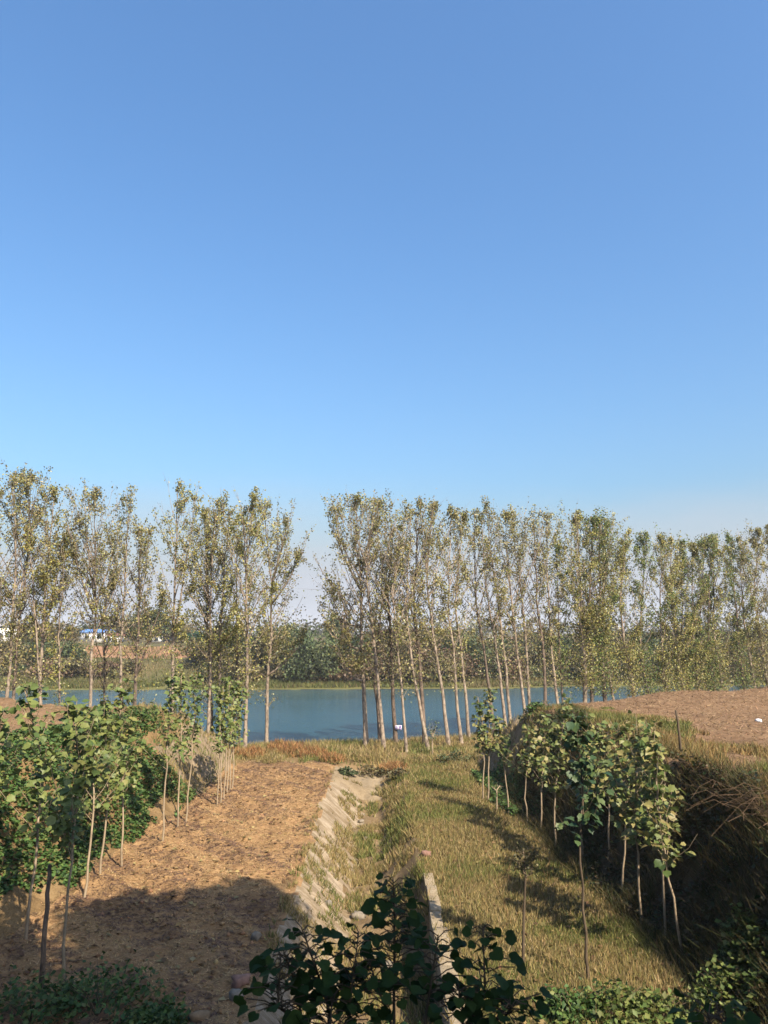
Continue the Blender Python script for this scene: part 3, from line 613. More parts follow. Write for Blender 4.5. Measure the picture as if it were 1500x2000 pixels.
FT = [
 (585, 1228, 60, 127, GW, 'willow', 'blue green willow at the left of the gap, over the water'),
 (628, 1232, 75, 128, GW, 'willow', 'broad grey green willow in the middle of the gap'),
 (668, 1242, 60, 130, GG, 'round', 'dark green tree at the right of the gap'),
 (650, 1202, 26, 150, GW, 'column', 'tall pale green pointed tree above the willows in the gap'),
 (668, 1212, 24, 152, GR, 'column', 'thin bare brown tree beside the tall pale green pointed one'),
 (558, 1222, 45, 140, GG, 'round', 'dark round tree behind the lone poplar left of the gap'),
 (700, 1246, 60, 129, GG, 'round', 'dark tree behind the tall wide poplar right of the gap'),
 (735, 1238, 60, 134, GB, 'round', 'olive tree behind the pale leaning poplar'),
 (775, 1246, 55, 131, GB, 'willow', 'brownish tree behind the sign poplar'),
 (815, 1256, 50, 130, GR, 'bush', 'reddish bush behind the crossing trunks'),
 (860, 1238, 55, 136, GB, 'round', 'olive tree behind the brown poplars of the middle'),
 (905, 1244, 60, 133, GG, 'round', 'green tree above the foot of the stone facing'),
 (955, 1262, 60, 132, GG, 'bush', 'low green bush in front of the long orange roofed house'),
 (1000, 1266, 55, 132, GR, 'bush', 'reddish bush in front of the short orange roofed house'),
 (1035, 1236, 60, 140, GB, 'round', 'olive tree above the whitest poplar trunk'),
 (1085, 1246, 70, 138, GG, 'round', 'green tree behind the near corner of the brown field'),
 (1140, 1252, 70, 140, GG, 'willow', 'grey green willow behind the stout grey poplar'),
 (1200, 1240, 70, 146, GB, 'round', 'olive tree behind the thin leaning poplar'),
 (1255, 1248, 70, 148, GG, 'round', 'green tree behind the leafy footed poplar'),
 (1310, 1236, 70, 150, GB, 'round', 'brown olive tree behind the leaning pair'),
 (1370, 1246, 75, 152, GG, 'round', 'dark green tree left of the second strip of water'),
 (1432, 1240, 60, 160, GW, 'willow', 'pale willow beyond the second strip of water'),
 (1480, 1236, 70, 155, GB, 'round', 'olive tree behind the right edge poplars'),
 (290, 1192, 56, 190, GG, 'round', 'large dark grey green tree rising behind the cream building'),
 (268, 1212, 40, 186, GG, 'round', 'smaller dark tree left of the large one behind the cream building'),
 (384, 1236, 22, 185, [(1, (.03, .09, .045))], 'round', 'small deep green round tree right of the cream building'),
 (345, 1222, 50, 205, GB, 'round', 'hazy olive tree behind the twin topped poplar'),
 (430, 1222, 70, 135, GG, 'round', 'big dark tree behind the dense sapling clump'),
 (480, 1228, 70, 131, GG, 'willow', 'dark green tree behind the yellowest topped poplar'),
 (525, 1238, 55, 129, GB, 'round', 'olive tree behind the lone poplar trunk'),
 (110, 1212, 60, 140, GB, 'round', 'brown olive tree behind the many stemmed poplar'),
 (60, 1216, 55, 145, GB, 'willow', 'yellowish tree between the two leftmost trunks and the many stemmed poplar'),
 (15, 1252, 60, 138, GB, 'round', 'olive tree below the grey roofed house'),
 (135, 1250, 50, 132, GG, 'bush', 'green bush left of the fan shaped poplar'),
 (210, 1290, 50, 128, GR, 'bush', 'brown bush on the slope below the blue roofed shed'),
 (100, 1285, 70, 127, GR, 'bush', 'brown bramble bush near the water by the many stemmed poplar'),
 (30, 1300, 40, 127, GG, 'bush', 'dark bush at the waterline near the left edge'),
 (255, 1290, 30, 129, GB, 'bush', 'olive bush behind the white trunked poplar'),
 (430, 1290, 60, 126, GG, 'bush', 'dark bush at the waterline behind the dense sapling clump'),
 (490, 1300, 50, 125, GB, 'bush', 'olive bush at the waterline left of the lone poplar'),
 (560, 1300, 50, 125, GB, 'bush', 'olive bush at the waterline under the left willow'),
 (655, 1312, 70, 125, GR, 'bush', 'brown bush at the waterline in the gap'),
 (760, 1306, 80, 126, GR, 'bush', 'brown bush at the waterline behind the sign poplar'),
 (835, 1300, 70, 127, GG, 'bush', 'green bush at the waterline behind the crossing trunks'),
 (900, 1304, 70, 128, GB, 'bush', 'olive bush at the waterline behind the brown poplars'),
 (1060, 1300, 70, 133, GG, 'bush', 'green bush at the waterline behind the corner poplars'),
 (180, 1222, 46, 225, GG, 'round', 'dark tree behind the blue roofed shed'),
 (235, 1208, 50, 230, GB, 'round', 'olive tree behind the small red roofed house'),
]
for k, (px, pt, wp, d, pal, sh) in enumerate([
 (445, 1262, 60, 129, GB, 'bush'), (405, 1250, 60, 133, GB, 'round'), (610, 1262, 60, 124.5, GG, 'bush'), (690, 1290, 60, 125, GB, 'bush'),
 (720, 1258, 70, 129, GR, 'bush'), (795, 1262, 70, 129, GB, 'bush'), (880, 1268, 70, 130, GR, 'bush'), (845, 1272, 60, 129, GB, 'bush'),
 (930, 1240, 60, 138, GB, 'round'), (980, 1250, 60, 136, GG, 'round'), (1015, 1256, 60, 138, GB, 'round'), (1060, 1240, 60, 146, GR, 'round'),
 (1110, 1262, 70, 137, GB, 'bush'), (1165, 1258, 70, 140, GG, 'bush'), (1175, 1232, 60, 150, GB, 'round'), (1225, 1266, 70, 142, GB, 'bush'),
 (1230, 1234, 60, 154, GG, 'round'), (1285, 1262, 70, 144, GG, 'bush'), (1285, 1238, 60, 156, GR, 'round'), (1340, 1262, 70, 146, GB, 'bush'),
 (1345, 1232, 60, 158, GG, 'round'), (1400, 1254, 70, 150, GR, 'bush'), (1410, 1234, 60, 162, GB, 'round'), (1460, 1262, 60, 156, GG, 'bush'),
 (1510, 1250, 70, 156, GR, 'bush'), (760, 1232, 60, 150, GR, 'round'), (830, 1230, 60, 152, GB, 'round'), (880, 1230, 60, 155, GG, 'round'),
 (80, 1250, 60, 134, GG, 'bush'), (45, 1262, 60, 132, GB, 'bush'), (140, 1285, 50, 128, GB, 'bush'), (0, 1280, 50, 130, GB, 'bush')]):
    kindw = {'bush': 'bushy thicket low down by the far waterline', 'round': 'rounded tree in the back row of the far shore'}[sh]
    colw = 'olive' if pal is GB else 'green' if pal is GG else 'brownish'
    mates = sorted((q for q in PT), key=lambda q: abs(q[1][-1][0] - px))[0]
    near = (mates[0].split(',')[0] if len(mates[0].split(',')[0].split()) > 2 else mates[0].replace(',', '')).split()[:10]
    while len(near) > 3 and near[-1] in ('the', 'a', 'of', 'and', 'in', 'with', 'that', 'by', 'from', 'where', 'over', 'on', 'part', 'small', 'second', 'several', 'its', 'white', 'left', 'right', 'brown', 'grey', 'stone', 'two', 'pale', 'leaning', 'low', 'bare', 'far', 'end', 'stout', 'near', 'water', 'sawn', 'looking'): near.pop()
    FT.append((px, pt, wp * 1.35, d, pal, sh, '%s %s, seen past the %s' % (colw, 'thicket' if sh == 'bush' else 'back tree', ' '.join(near))))
for px, pt, wp, d, pal, sh, lb_ in FT:
    far_tree(px, pt, wp, d, pal, sh, lb_, 1.0, None, 'far_bush' if sh == 'bush' else 'far_tree')
# far-off wood on the horizon
n_ = 900; cx = rng.uniform(-420, 420, n_); cy = rng.uniform(330, 620, n_); ch = rng.uniform(4, 13, n_) * (.6 + .8 * fbm(cx / 40, cy / 80, 90, 2))
per = 16; l = MB()
cen = np.stack((cx, cy, 5 + ch * .5), 1)
pos = np.repeat(cen, per, 0) + rng.normal(0, 1, (n_ * per, 3)) * np.stack((np.full(n_, 3.2), np.full(n_, 3.2), ch * .3), 1).repeat(per, 0)
pos[:, 2] = np.maximum(pos[:, 2], 5)
leaf_quads(l, pos, rng.uniform(1.2, 2.6, len(pos)), np.repeat(mixcol(n_, (2, (.07, .08, .045)), (2, (.11, .11, .06)), (1, (.15, .13, .08))), per, 0))
tag(l.build('far_wood', M['leaf']), 'distant wood along the horizon beyond the far shore', 'wood', kind='stuff')

# ------------------------------------------------------------------ saplings with large leaves
def lobed_leaf(name, mat, k, s=1.0, lobes=5):
    """broad lobed leaf, base at the origin, pointing along +x, cupped and drooping"""
    rr = random.Random(k); pts = [(0, 0)]
    n = 2 * lobes + 1
    for i in range(n):
        a = math.radians(-128 + 256 * i / (n - 1)); tip = i % 2 == 1
        r = (.56 if tip else .46) * (1.0 - .22 * abs(a) / 2.2) * rr.uniform(.92, 1.1)
        if abs(i - n // 2) < 1: r *= 1.12
        pts.append((.40 + r * math.cos(a), r * math.sin(a)))
    cup, dr = rr.uniform(.05, .35), rr.uniform(.1, .5)
    v = [(.36, 0, 0)] + [(x, y, cup * abs(y) * rr.uniform(.5, 1.4) - dr * max(0, x - .2) ** 2 + rr.uniform(-.03, .03)) for x, y in pts]
    m_ = len(pts); f = [(0, 1 + i, 1 + (i + 1) % m_) for i in range(m_)]
    return MB().add(np.array(v) * s, f).mesh(name, mat)
def heart_leaf(name, mat, k):
    rr = random.Random(k); n = 22; v = [(.30, 0, .0)]; cup, dr, tw = rr.uniform(.1, .5), rr.uniform(.15, .6), rr.uniform(-.2, .2)
    for i in range(n):
        a = -math.pi + 2 * math.pi * (i + .5) / n
        r = .40 + .10 * math.cos(a) + .13 * max(0, math.cos(a)) ** 14 + .07 * max(0, math.cos(abs(a) - 1.05)) ** 16 - .16 * max(0, -math.cos(a)) ** 10 + rr.uniform(-.018, .018)
        x, y = .34 + r * math.cos(a), r * 1.08 * math.sin(a)
        v.append((x, y, cup * .8 * abs(y) - dr * max(0, x - .3) ** 2 + tw * x * y + rr.uniform(-.012, .012)))
    return MB().add(v, [(0, 1 + i, 1 + (i + 1) % n) for i in range(n)]).mesh(name, mat, True)
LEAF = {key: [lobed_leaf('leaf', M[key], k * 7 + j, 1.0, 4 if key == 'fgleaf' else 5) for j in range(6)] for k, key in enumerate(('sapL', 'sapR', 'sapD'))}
LEAF['fgleaf'] = [heart_leaf('leaf', M['fgleaf'], 90 + j) for j in range(7)]
def place_leaf(e, key, p0, dirn, size, droop=.35):
    o = bpy.data.objects.new('leaf', R.choice(LEAF[key])); o.parent = e
    x = np.array(dirn) + rng.normal(0, .25, 3); x[2] -= droop * rng.uniform(.2, 1.6); x /= np.linalg.norm(x)
    up = np.array((0, 0, 1.)) + rng.normal(0, .45, 3) + np.array((SUNV.x, SUNV.y, 0)) * .35
    y = np.cross(up, x); y /= np.linalg.norm(y) + 1e-9; z = np.cross(x, y)
    m_ = Matrix(((x[0] * size, y[0] * size, z[0] * size, p0[0]), (x[1] * size, y[1] * size, z[1] * size, p0[1]), (x[2] * size, y[2] * size, z[2] * size, p0[2]), (0, 0, 0, 1)))
    o.matrix_local = m_
    C.objects.link(o)
def sapling(label, pts, top, key, nleaf, c0=.42, rad=.85, size=.24, pw=5, group='young trees planted along the foot of the banks', mat='twig', name='sapling'):
    bx = flo(*pts[0]); d = bx[1]; bx[2] = tz(bx[0], bx[1]) - .05
    P = [bx] + [at(px, py, d) for px, py in pts[1:]] + [at(*top, d)]
    P = np.array(P) - bx; P[1:, 1] += np.cumsum(rng.normal(0, .06, len(P) - 1))
    e = empty(name, bx, label, 'tree', group)
    seg = np.concatenate(([0], np.cumsum(np.linalg.norm(np.diff(P, axis=0), axis=1)))); L = seg[-1]
    sv = np.linspace(0, L, 12); T = np.stack([np.interp(sv, seg, P[:, k]) for k in range(3)], 1); T[1:] += rng.normal(0, .018, (11, 3))
    t = MB(); r0 = pw * .5 * d / F; tube(t, T, r0 * (1 - .8 * np.linspace(0, 1, 12)) + .002, 6)
    spots = []
    rad *= 1.2; c0 -= .05; nleaf = min(285, int(nleaf * (3.0 if key == 'sapR' else 2.8))); nb_ = max(6, int(nleaf / 10))
    for k in range(nb_):
        s_ = c0 + (.97 - c0) * (k + R.random()) / nb_; p0 = np.array([np.interp(s_ * L, sv, T[:, j]) for j in range(3)])
        rel = (s_ - c0) / (1 - c0); a_ = R.uniform(0, 6.28); ang = R.uniform(.5, 1.0) - .3 * rel
        l_ = rad * (1.15 - .75 * rel) * R.uniform(.5, 1.2); dr = np.array((math.cos(a_) * math.sin(ang), math.sin(a_) * math.sin(ang), math.cos(ang)))
        q = np.linspace(0, 1, 4)[:, None]; pp = p0 + dr * l_ * q + np.array((0, 0, .15)) * l_ * q ** 2 + rng.normal(0, .03, (4, 3)) * q
        tube(t, pp, .011 * (1 - .7 * q[:, 0]), 4)
        m_ = max(2, int(round(nleaf / nb_ * (1.2 - .4 * rel))))
        for j in range(m_):
            f_ = R.uniform(.15, 1.0); o0 = p0 + dr * l_ * f_ + np.array((0, 0, .15)) * l_ * f_ ** 2
            aa = R.uniform(0, 6.28); od = np.array((math.cos(aa), math.sin(aa), R.uniform(-.2, .3)))
            spots.append((o0 + od * R.uniform(.03, .14), od))
    for k in range(5):
        aa = R.uniform(0, 6.28); spots.append((T[-1] - np.array((0, 0, R.uniform(-.1, .4))), np.array((math.cos(aa), math.sin(aa), .5))))
    t.build('trunk', M[mat], e, True)
    for o0, od in spots: place_leaf(e, key, o0, od, size * R.uniform(.6, 1.15))
    return e
SR = [
 ('thin sapling nearest the camera on the right, pale stem rising out of deep shade', [(1335,1880),(1316,1780),(1302,1690),(1285,1570)], (1268,1450), 85, .40, 1.0, .23, 5),
 ('second nearest pale stemmed sapling on the right, next to the nearest', [(1300,1840),(1294,1720),(1290,1630)], (1262,1435), 95, .42, .95, .23, 4.5),
 ('pale stemmed sapling third nearest on the right', [(1255,1812),(1246,1700),(1242,1620)], (1240,1420), 95, .42, .95, .22, 4.5),
 ('pale stemmed sapling fourth nearest on the right, leftmost of the bright four', [(1217,1760),(1220,1660),(1224,1590)], (1218,1415), 95, .42, .95, .22, 4),
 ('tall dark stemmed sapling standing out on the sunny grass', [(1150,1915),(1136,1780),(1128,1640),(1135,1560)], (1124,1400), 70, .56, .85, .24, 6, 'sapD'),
 ('dim sapling in deep shade behind the bright four', [(1190,1720),(1192,1640),(1190,1580)], (1185,1430), 80, .42, .9, .22, 4),
 ('sapling with a brightly lit short stretch of stem, left of the dim one', [(1140,1690),(1133,1610),(1138,1550)], (1160,1415), 80, .42, .9, .22, 4),
 ('sapling whose top sprig stands above the others before the brown field', [(1085,1660),(1083,1570),(1090,1500)], (1106,1368), 80, .40, .75, .22, 3.6),
 ('sapling left of the one with the high sprig', [(1055,1630),(1057,1560),(1060,1490)], (1066,1400), 75, .42, .8, .22, 3.4),
 ('sapling forking low in a V, on the right', [(1030,1610),(1026,1550),(1030,1500)], (1038,1425), 55, .5, .8, .22, 3.2),
 ('leaning sapling with a Y fork, before the end of the right bank', [(995,1590),(988,1520),(980,1470)], (972,1400), 50, .55, .8, .22, 3.2),
 ('left one of the two farthest saplings of the right row', [(944,1560),(945,1480),(943,1420)], (932,1362), 60, .45, .55, .22, 3),
 ('right one of the two farthest saplings of the right row', [(953,1560),(954,1480),(955,1420)], (957,1345), 70, .42, .5, .22, 3),
]
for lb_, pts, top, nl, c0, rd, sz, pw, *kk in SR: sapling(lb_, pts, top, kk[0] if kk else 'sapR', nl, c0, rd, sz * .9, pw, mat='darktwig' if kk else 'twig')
SL = [
 ('leaning sapling at the far left with its stem base in shade', [(50,1835),(62,1710),(74,1600),(80,1490)], (45,1345), 110, .42, 1.0, .24, 6),
 ('crooked dark stemmed sapling nearest the camera on the left', [(122,1945),(130,1800),(145,1630),(158,1500)], (130,1375), 110, .5, 1.0, .24, 6),
 ('sapling whose stem foot marks the shade edge on the left', [(165,1745),(174,1650),(180,1560)], (160,1385), 110, .42, 1.0, .24, 5),
 ('bent pale stemmed sapling, first in full sun on the left', [(195,1717),(205,1620),(208,1560)], (200,1370), 105, .42, .95, .24, 4.5),
 ('straight sapling where the vines end above a bare orange scarp', [(238,1690),(241,1600),(240,1530)], (236,1345), 105, .42, .95, .24, 4.2),
 ('first of three spaced saplings in front of the vines, nearest one', [(317,1653),(321,1560),(326,1490)], (335,1325), 80, .48, .8, .22, 4),
 ('middle one of three spaced saplings in front of the vines', [(347,1618),(350,1540),(354,1480)], (358,1305), 80, .46, .75, .22, 3.6),
 ('farthest one of three spaced saplings in front of the vines', [(363,1602),(369,1530),(374,1480)], (383,1318), 80, .46, .75, .22, 3.4),
 ('leftmost stem of the dense sapling clump at the field end', [(424,1575),(428,1510),(432,1450)], (424,1345), 65, .46, .6, .21, 3),
 ('second stem from the left in the dense sapling clump', [(431,1572),(433,1500),(436,1450)], (438,1325), 65, .46, .6, .21, 3),
 ('middle stem of the dense sapling clump', [(437,1562),(440,1500),(443,1450)], (450,1322), 65, .46, .6, .21, 3),
 ('third stem from the right in the dense sapling clump', [(443,1552),(446,1500),(449,1450)], (458,1332), 65, .46, .6, .21, 3),
 ('second stem from the right in the dense sapling clump', [(449,1546),(452,1490),(455,1440)], (468,1338), 60, .46, .6, .21, 3),
 ('rightmost stem of the dense sapling clump', [(453,1541),(457,1490),(460,1440)], (478,1352), 60, .46, .6, .21, 3),
 ('sapling cut off by the left edge of the photo', [(-35,1800),(-25,1680),(-15,1580)], (0,1400), 100, .42, 1.0, .24, 5),
]
for lb_, pts, top, nl, c0, rd, sz, pw in SL: sapling(lb_, pts, top, 'sapL', nl, c0, rd, sz * .88, pw)

# bare stakes and little trees
def stake(label, pts, d, pw, mat='darktwig', name='wooden_stake', cat='stake'):
    P = np.array([at(px, py, d) for px, py in pts]); zb = tz(P[0][0], d); P[0][2] = min(P[0][2], zb - .05)
    e = MB(); base = P[0].copy(); n = 9; q = np.linspace(0, len(P) - 1, n)
    T = np.stack([np.interp(q, np.arange(len(P)), P[:, k]) for k in range(3)], 1) - base; T[1:] += rng.normal(0, .012, (n - 1, 3))
    tube(e, T, np.linspace(1, .72, n) * pw * .5 * d / F, 7); o = e.build(name, M[mat], None, True); o.location = base
    return tag(o, label, cat)
stake('thick bare stake standing in the shaded field at lower left', [(80, 1935), (90, 1800), (98, 1690)], 17.6, 10, 'barkdark')
stake('bare dark pole sticking up above the right bank', [(1335, 1500), (1330, 1460), (1320, 1388)], 24, 6, 'darktwig', 'wooden_pole', 'pole')
def scrub_tree(label, base, stems, nleaf, cols, lsize, pw=6, name='small_tree', mat='darktwig', spread=.25):
    bx = flo(*base); d = bx[1]; bx[2] = tz(bx[0], bx[1]) - .05
    e = empty(name, bx, label, 'tree'); t = MB(); lp = []
    for st in stems:
        P = np.array([at(px, py, d) for px, py in st]) - bx; P[:, 1] += rng.normal(0, .04, len(P))
        tube(t, P, np.linspace(1, .5, len(P)) * pw * .5 * d / F * (1 if st is stems[0] else .6), 6)
        for k in range(5):
            dr = rng.normal(0, 1, 3); dr[2] = abs(dr[2]); dr /= np.linalg.norm(dr); p2 = P[-1] - (P[-1] - P[-2]) * rng.uniform(0, .9) + dr * np.linspace(0, spread * 1.6, 3)[:, None]
            tube(t, p2, np.array((.008, .006, .003)), 3)
            m_ = nleaf // (5 * len(stems)); lp.append(p2[rng.integers(0, 3, m_)] + rng.normal(0, spread * .45, (m_, 3)))
    t.build('trunk', M[mat], e, True); l = MB(); lp = np.concatenate(lp); leaf_quads(l, lp, lsize, mixcol(len(lp), *cols)); l.build('crown', M['leaf'], e)
scrub_tree('small withered dark sapling alone on the sunny grass', (1022, 1893), [[(1022, 1893), (1023, 1800), (1026, 1710), (1023, 1665)], [(1027, 1712), (1038, 1705), (1040, 1675)], [(1026, 1710), (1010, 1680)]], 260, GB, .07, 6)
scrub_tree('tiny pale green sapling standing alone by the lake', (845, 1478), [[(845, 1478), (844, 1450), (845, 1430)], [(845, 1440), (851, 1424)], [(845, 1440), (839, 1424)]], 110, GW, .12, 3, mat='twig', spread=.35)
scrub_tree('small wispy tree at the near corner of the brown field', (1070, 1440), [[(1070, 1440), (1066, 1400), (1062, 1372)], [(1068, 1420), (1078, 1385)], [(1067, 1410), (1050, 1378)]], 320, GB, .12, 3.5, spread=.5)
scrub_tree('short dead sapling stub between the farthest right saplings', (970, 1582), [[(970, 1582), (970, 1560), (970, 1542)], [(970, 1545), (961, 1537)], [(970, 1543), (977, 1535)]], 30, GW, .08, 4, mat='twig', spread=.12)

# foreground broad-leaved plants, close to the camera in the shade
def fg_plant(label, stems, d, nleaf, size, key='fgleaf', name='broad_leaved_plant'):
    x0 = at(*stems[0][0], d)[0]; bx = np.array((x0, d, tz(x0, d) - .05)); e = empty(name, bx, label, 'plant', 'broad leaved plants below the camera')
    t = MB()
    for st in stems:
        P = [bx] + [at(px, py, d) for px, py in st]; P = np.array(P) - bx; P[1:, 1] += rng.normal(0, .12, len(P) - 1)
        q = np.linspace(0, len(P) - 1, 10); T = np.stack([np.interp(q, np.arange(len(P)), P[:, k]) for k in range(3)], 1)
        tube(t, T, np.linspace(.014, .004, 10), 6)
        n_ = nleaf // len(stems)
        for j in range(n_):
            f_ = .42 + .58 * (j + R.random()) / n_; o0 = np.array([np.interp(f_ * 9, np.arange(10), T[:, k]) for k in range(3)])
            a_ = j * 2.4 + R.uniform(-.4, .4); od = np.array((math.cos(a_), math.sin(a_), .25)); pl = (.27 - .17 * (f_ - .42)/.58) * R.uniform(.5, 1.1)
            pe = o0 + od * pl; tube(t, np.array((o0, (o0 + pe) / 2 + (0, 0, .02), pe)), .004, 3)
            place_leaf(e, key, pe, od, size * R.uniform(.65, 1.1) * (1.1 - .45 * max(0, (f_ - .85) / .15)), .5)
    t.build('stem', M['darktwig'], e, True)
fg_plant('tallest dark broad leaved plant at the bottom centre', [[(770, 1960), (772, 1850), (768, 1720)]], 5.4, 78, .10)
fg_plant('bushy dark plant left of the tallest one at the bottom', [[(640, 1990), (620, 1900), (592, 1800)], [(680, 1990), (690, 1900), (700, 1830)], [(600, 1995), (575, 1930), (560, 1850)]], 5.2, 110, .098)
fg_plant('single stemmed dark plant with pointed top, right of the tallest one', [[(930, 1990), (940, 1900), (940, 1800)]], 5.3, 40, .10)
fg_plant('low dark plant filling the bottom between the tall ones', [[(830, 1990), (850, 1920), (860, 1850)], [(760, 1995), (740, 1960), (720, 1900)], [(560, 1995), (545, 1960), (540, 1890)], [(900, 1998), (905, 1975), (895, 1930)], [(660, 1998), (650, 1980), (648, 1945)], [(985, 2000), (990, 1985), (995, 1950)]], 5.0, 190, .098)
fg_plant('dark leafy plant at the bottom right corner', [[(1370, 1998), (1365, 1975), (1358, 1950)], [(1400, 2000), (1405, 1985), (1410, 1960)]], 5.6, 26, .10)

# ------------------------------------------------------------------ roadside trees behind the camera that shade the foreground
def shade_tree(label, x, y, z0, z1, wd, ncl, lobes):
    zb = tz(x, y); e = empty('roadside_tree', (x, y, zb), label, 'tree', 'roadside trees shading the foreground')
    t = MB(); tube(t, np.array([(0, 0, -.2), (.1, 0, (z0 - zb) * .6), (0, .1, z0 - zb + 1), (.2, 0, z1 - zb - 1)]), np.array((.22, .17, .13, .03)), 7); lp = []
    for k in range(ncl):
        cx_, cy_, cz_, r_ = lobes[k % len(lobes)]
        v = unit(1)[0] * rng.uniform(0, 1) ** .4
        c_ = np.array((cx_ - x, cy_ - y, cz_ - zb)) + v * r_
        tube(t, np.array([(0, 0, max(1.5, c_[2] - 2.5 - abs(v[0]))), c_ * (.6, .6, 1) - (0, 0, .8), c_]), np.array((.06, .04, .012)), 3)
        lp.append(c_ + rng.normal(0, .42, (60, 3)))
    t.build('trunk', M['barkdark'], e, True); lp = np.concatenate(lp); l = MB(); leaf_quads(l, lp, rng.uniform(.28, .46, len(lp)), mixcol(len(lp), *GG)); l.build('crown', M['leaf'], e)
KX, KY = SUNV.x / SUNV.z, SUNV.y / SUNV.z
def lobe(sx, sy, h, r): return (sx + KX * h, sy + KY * h, h, r)       # crown ball whose shadow falls at (sx, sy)
shade_tree('tall roadside tree right of the camera, out of view', 9.0, 1.5, 12, 20, 3, 210, [lobe(-4.6, 20.2, 18, 2.1), lobe(-5.4, 17.3, 17, 2.2), lobe(-3.9, 22.6, 20, 1.4), lobe(-6.6, 21.6, 18.5, 1.2)])
shade_tree('second roadside tree behind the camera, out of view', 3.2, -2.5, 11, 17, 3, 230, [lobe(-4.5, 13.5, 16.5, 2.6), lobe(-9.9, 19.3, 20, 1.35), lobe(-8.8, 15.5, 18, 2.3), lobe(-1.6, 14, 15, 2.2)])
shade_tree('third roadside tree behind the camera, out of view', 7.5, -4.5, 11, 17, 3, 170, [lobe(-4.3, 10.5, 14, 2.5), lobe(-.5, 12, 14, 2.2), lobe(2.6, 12.6, 14, 1.9)])

shade_tree('unseen wide tree added behind the camera to block sky light', -2.5, -5.0, 9, 15, 3, 220, [(-3, -5, 11, 3), (0, -4.5, 12, 2.8), (-5.5, -4, 12, 2.6), (2.5, -6, 11, 2.8)])  # unseen crowns added to keep sky light off the foreground
shade_tree('unseen tree added left of the camera to block sky light', -10, -3.0, 9, 15, 3, 180, [(-10, -3, 12, 3), (-8, -4, 13, 2.6), (-12.5, -3, 11, 2.8)])  # another unseen tree, added only to darken the foreground shade

# ------------------------------------------------------------------ ground cover
def scatter(n, x0, x1, y0, y1, keep=None):
    x = rng.uniform(x0, x1, n); y = rng.uniform(y0, y1, n)
    if keep is not None:
        k = keep(x, y); x, y = x[k], y[k]
    return np.stack((x, y, terrain(x, y)), 1)
GOLD = [(3, (.36, .27, .125)), (3, (.30, .23, .09)), (2, (.22, .20, .07)), (1, (.42, .33, .17))]
GRN = [(3, (.17, .185, .055)), (2, (.23, .22, .075)), (1, (.12, .15, .04))]
RUST = [(3, (.36, .18, .075)), (2, (.43, .25, .11)), (1, (.25, .13, .06)), (1, (.34, .27, .11))]
def patch(n, P, a, b, sc_, seed, bias=.5):
    m_ = fbm(P[:, 0] / sc_, P[:, 1] / sc_, seed, 3); ca, cb = mixcol(n, *a), mixcol(n, *b)
    return np.where((m_ + rng.normal(0, .09, n) > bias)[:, None], ca, cb)
gr = MB()                                                   # grass of the verge
P = scatter(120000, 1.2, 7.2, 15, 47, lambda x, y: (x < xfr(y) + .3) & ((x > 1.6 + .12 * rng.normal(0, 1, len(y))) | (y > 24.5 + rng.normal(0, .4, len(y)))) & (rng.uniform(0, 1, len(y)) < np.clip(24 / y, 0, 1)))
blades(gr, P, rng.uniform(.06, .21, len(P)) * (.7 + .6 * fbm(P[:, 0], P[:, 1], 55, 2)), .004 + P[:, 1] * .00036, patch(len(P), P, GOLD, GRN, 2.6, 60, .40))
tag(gr.build('grass', M['grass']), 'dry golden grass covering the strip between ditch and right bank', 'grass', kind='stuff')
gr = MB()                                                   # weeds in the ditch and on its sides
def ditchy(x, y):
    side = (x < -1.15); pn = .5 * fbm(x / .8, y / .8, 70, 3) + .5 * fbm(x / .3, y / .4, 71, 3)
    top = (x < xdl(y) + .75 - .5 * fbm(y / 1.7, y * 0, 72, 2))
    return np.where(side, pn > np.where(top, .58, .49), pn > .46) & (y < 42.5) & ~((y > 37.5) & (x < .1) & (x > -1.4) & (pn < .56))
P = scatter(66000, -2.9, 1.3, 15, 47, ditchy)
cl = patch(len(P), P, GOLD, GRN, 1.6, 61, np.where(P[:, 0] < -1.1, .3, .44))
blades(gr, P, rng.uniform(.1, .38, len(P)) * np.where(P[:, 0] < -1.1, .6, .95), .006 + P[:, 1] * .0004, cl, .4)
tag(gr.build('ditch_weeds', M['grass']), 'tufts of dry and green weeds growing in the ditch', 'weeds', kind='stuff')
gr = MB()                                                   # lakeside grass
P = scatter(42000, -17, 9, 44.5, 58, lambda x, y: ((x > xdl(y) + 2.9) | (y > 45.8) | (x < xfl(y))) & (y < yshore(x) - .2) & (tleft(x, y)[1] < .5) & (fbm(x / 1.1, y / 1.1, 73, 3) > .4))
blades(gr, P, rng.uniform(.15, .5, len(P)), .028, patch(len(P), P, GOLD, GRN, 2.2, 62, .40), .4)
tag(gr.build('lakeside_grass', M['grass']), 'dry grass along the near shore under the poplars', 'grass', kind='stuff')
gr = MB()                                                   # straw litter on the tan field
P = scatter(150000, -10.2, -2.7, 15.3, 46, lambda x, y: (x < xdl(y) - .05) & (x > xfl(y) - .2) & (rng.uniform(0, 1, len(y)) < np.clip(22 / y, 0, 1)))
rows = fbm((P[:, 0] * .79 + P[:, 1] * .61) * 1.2, (P[:, 0] * .61 - P[:, 1] * .79) * .5, 80, 3)
c1 = mixcol(len(P), (3, (.50, .325, .15)), (2, (.58, .40, .205)), (1, (.36, .22, .105))); c2 = mixcol(len(P), (3, (.15, .095, .075)), (2, (.20, .125, .09)), (1, (.105, .07, .055)))
blades(gr, P + np.array((0, 0, .005)), rng.uniform(.03, .14, len(P)), .004 + P[:, 1] * .00036, np.where((rows + rng.normal(0, .045, len(P)) > .49)[:, None], c2, c1), .9, True)
tag(gr.build('straw_litter', M['grass']), 'dry stalks and withered vines strewn over the tan field', 'straw', kind='stuff')
gr = MB()                                                   # stubble on the right terrace
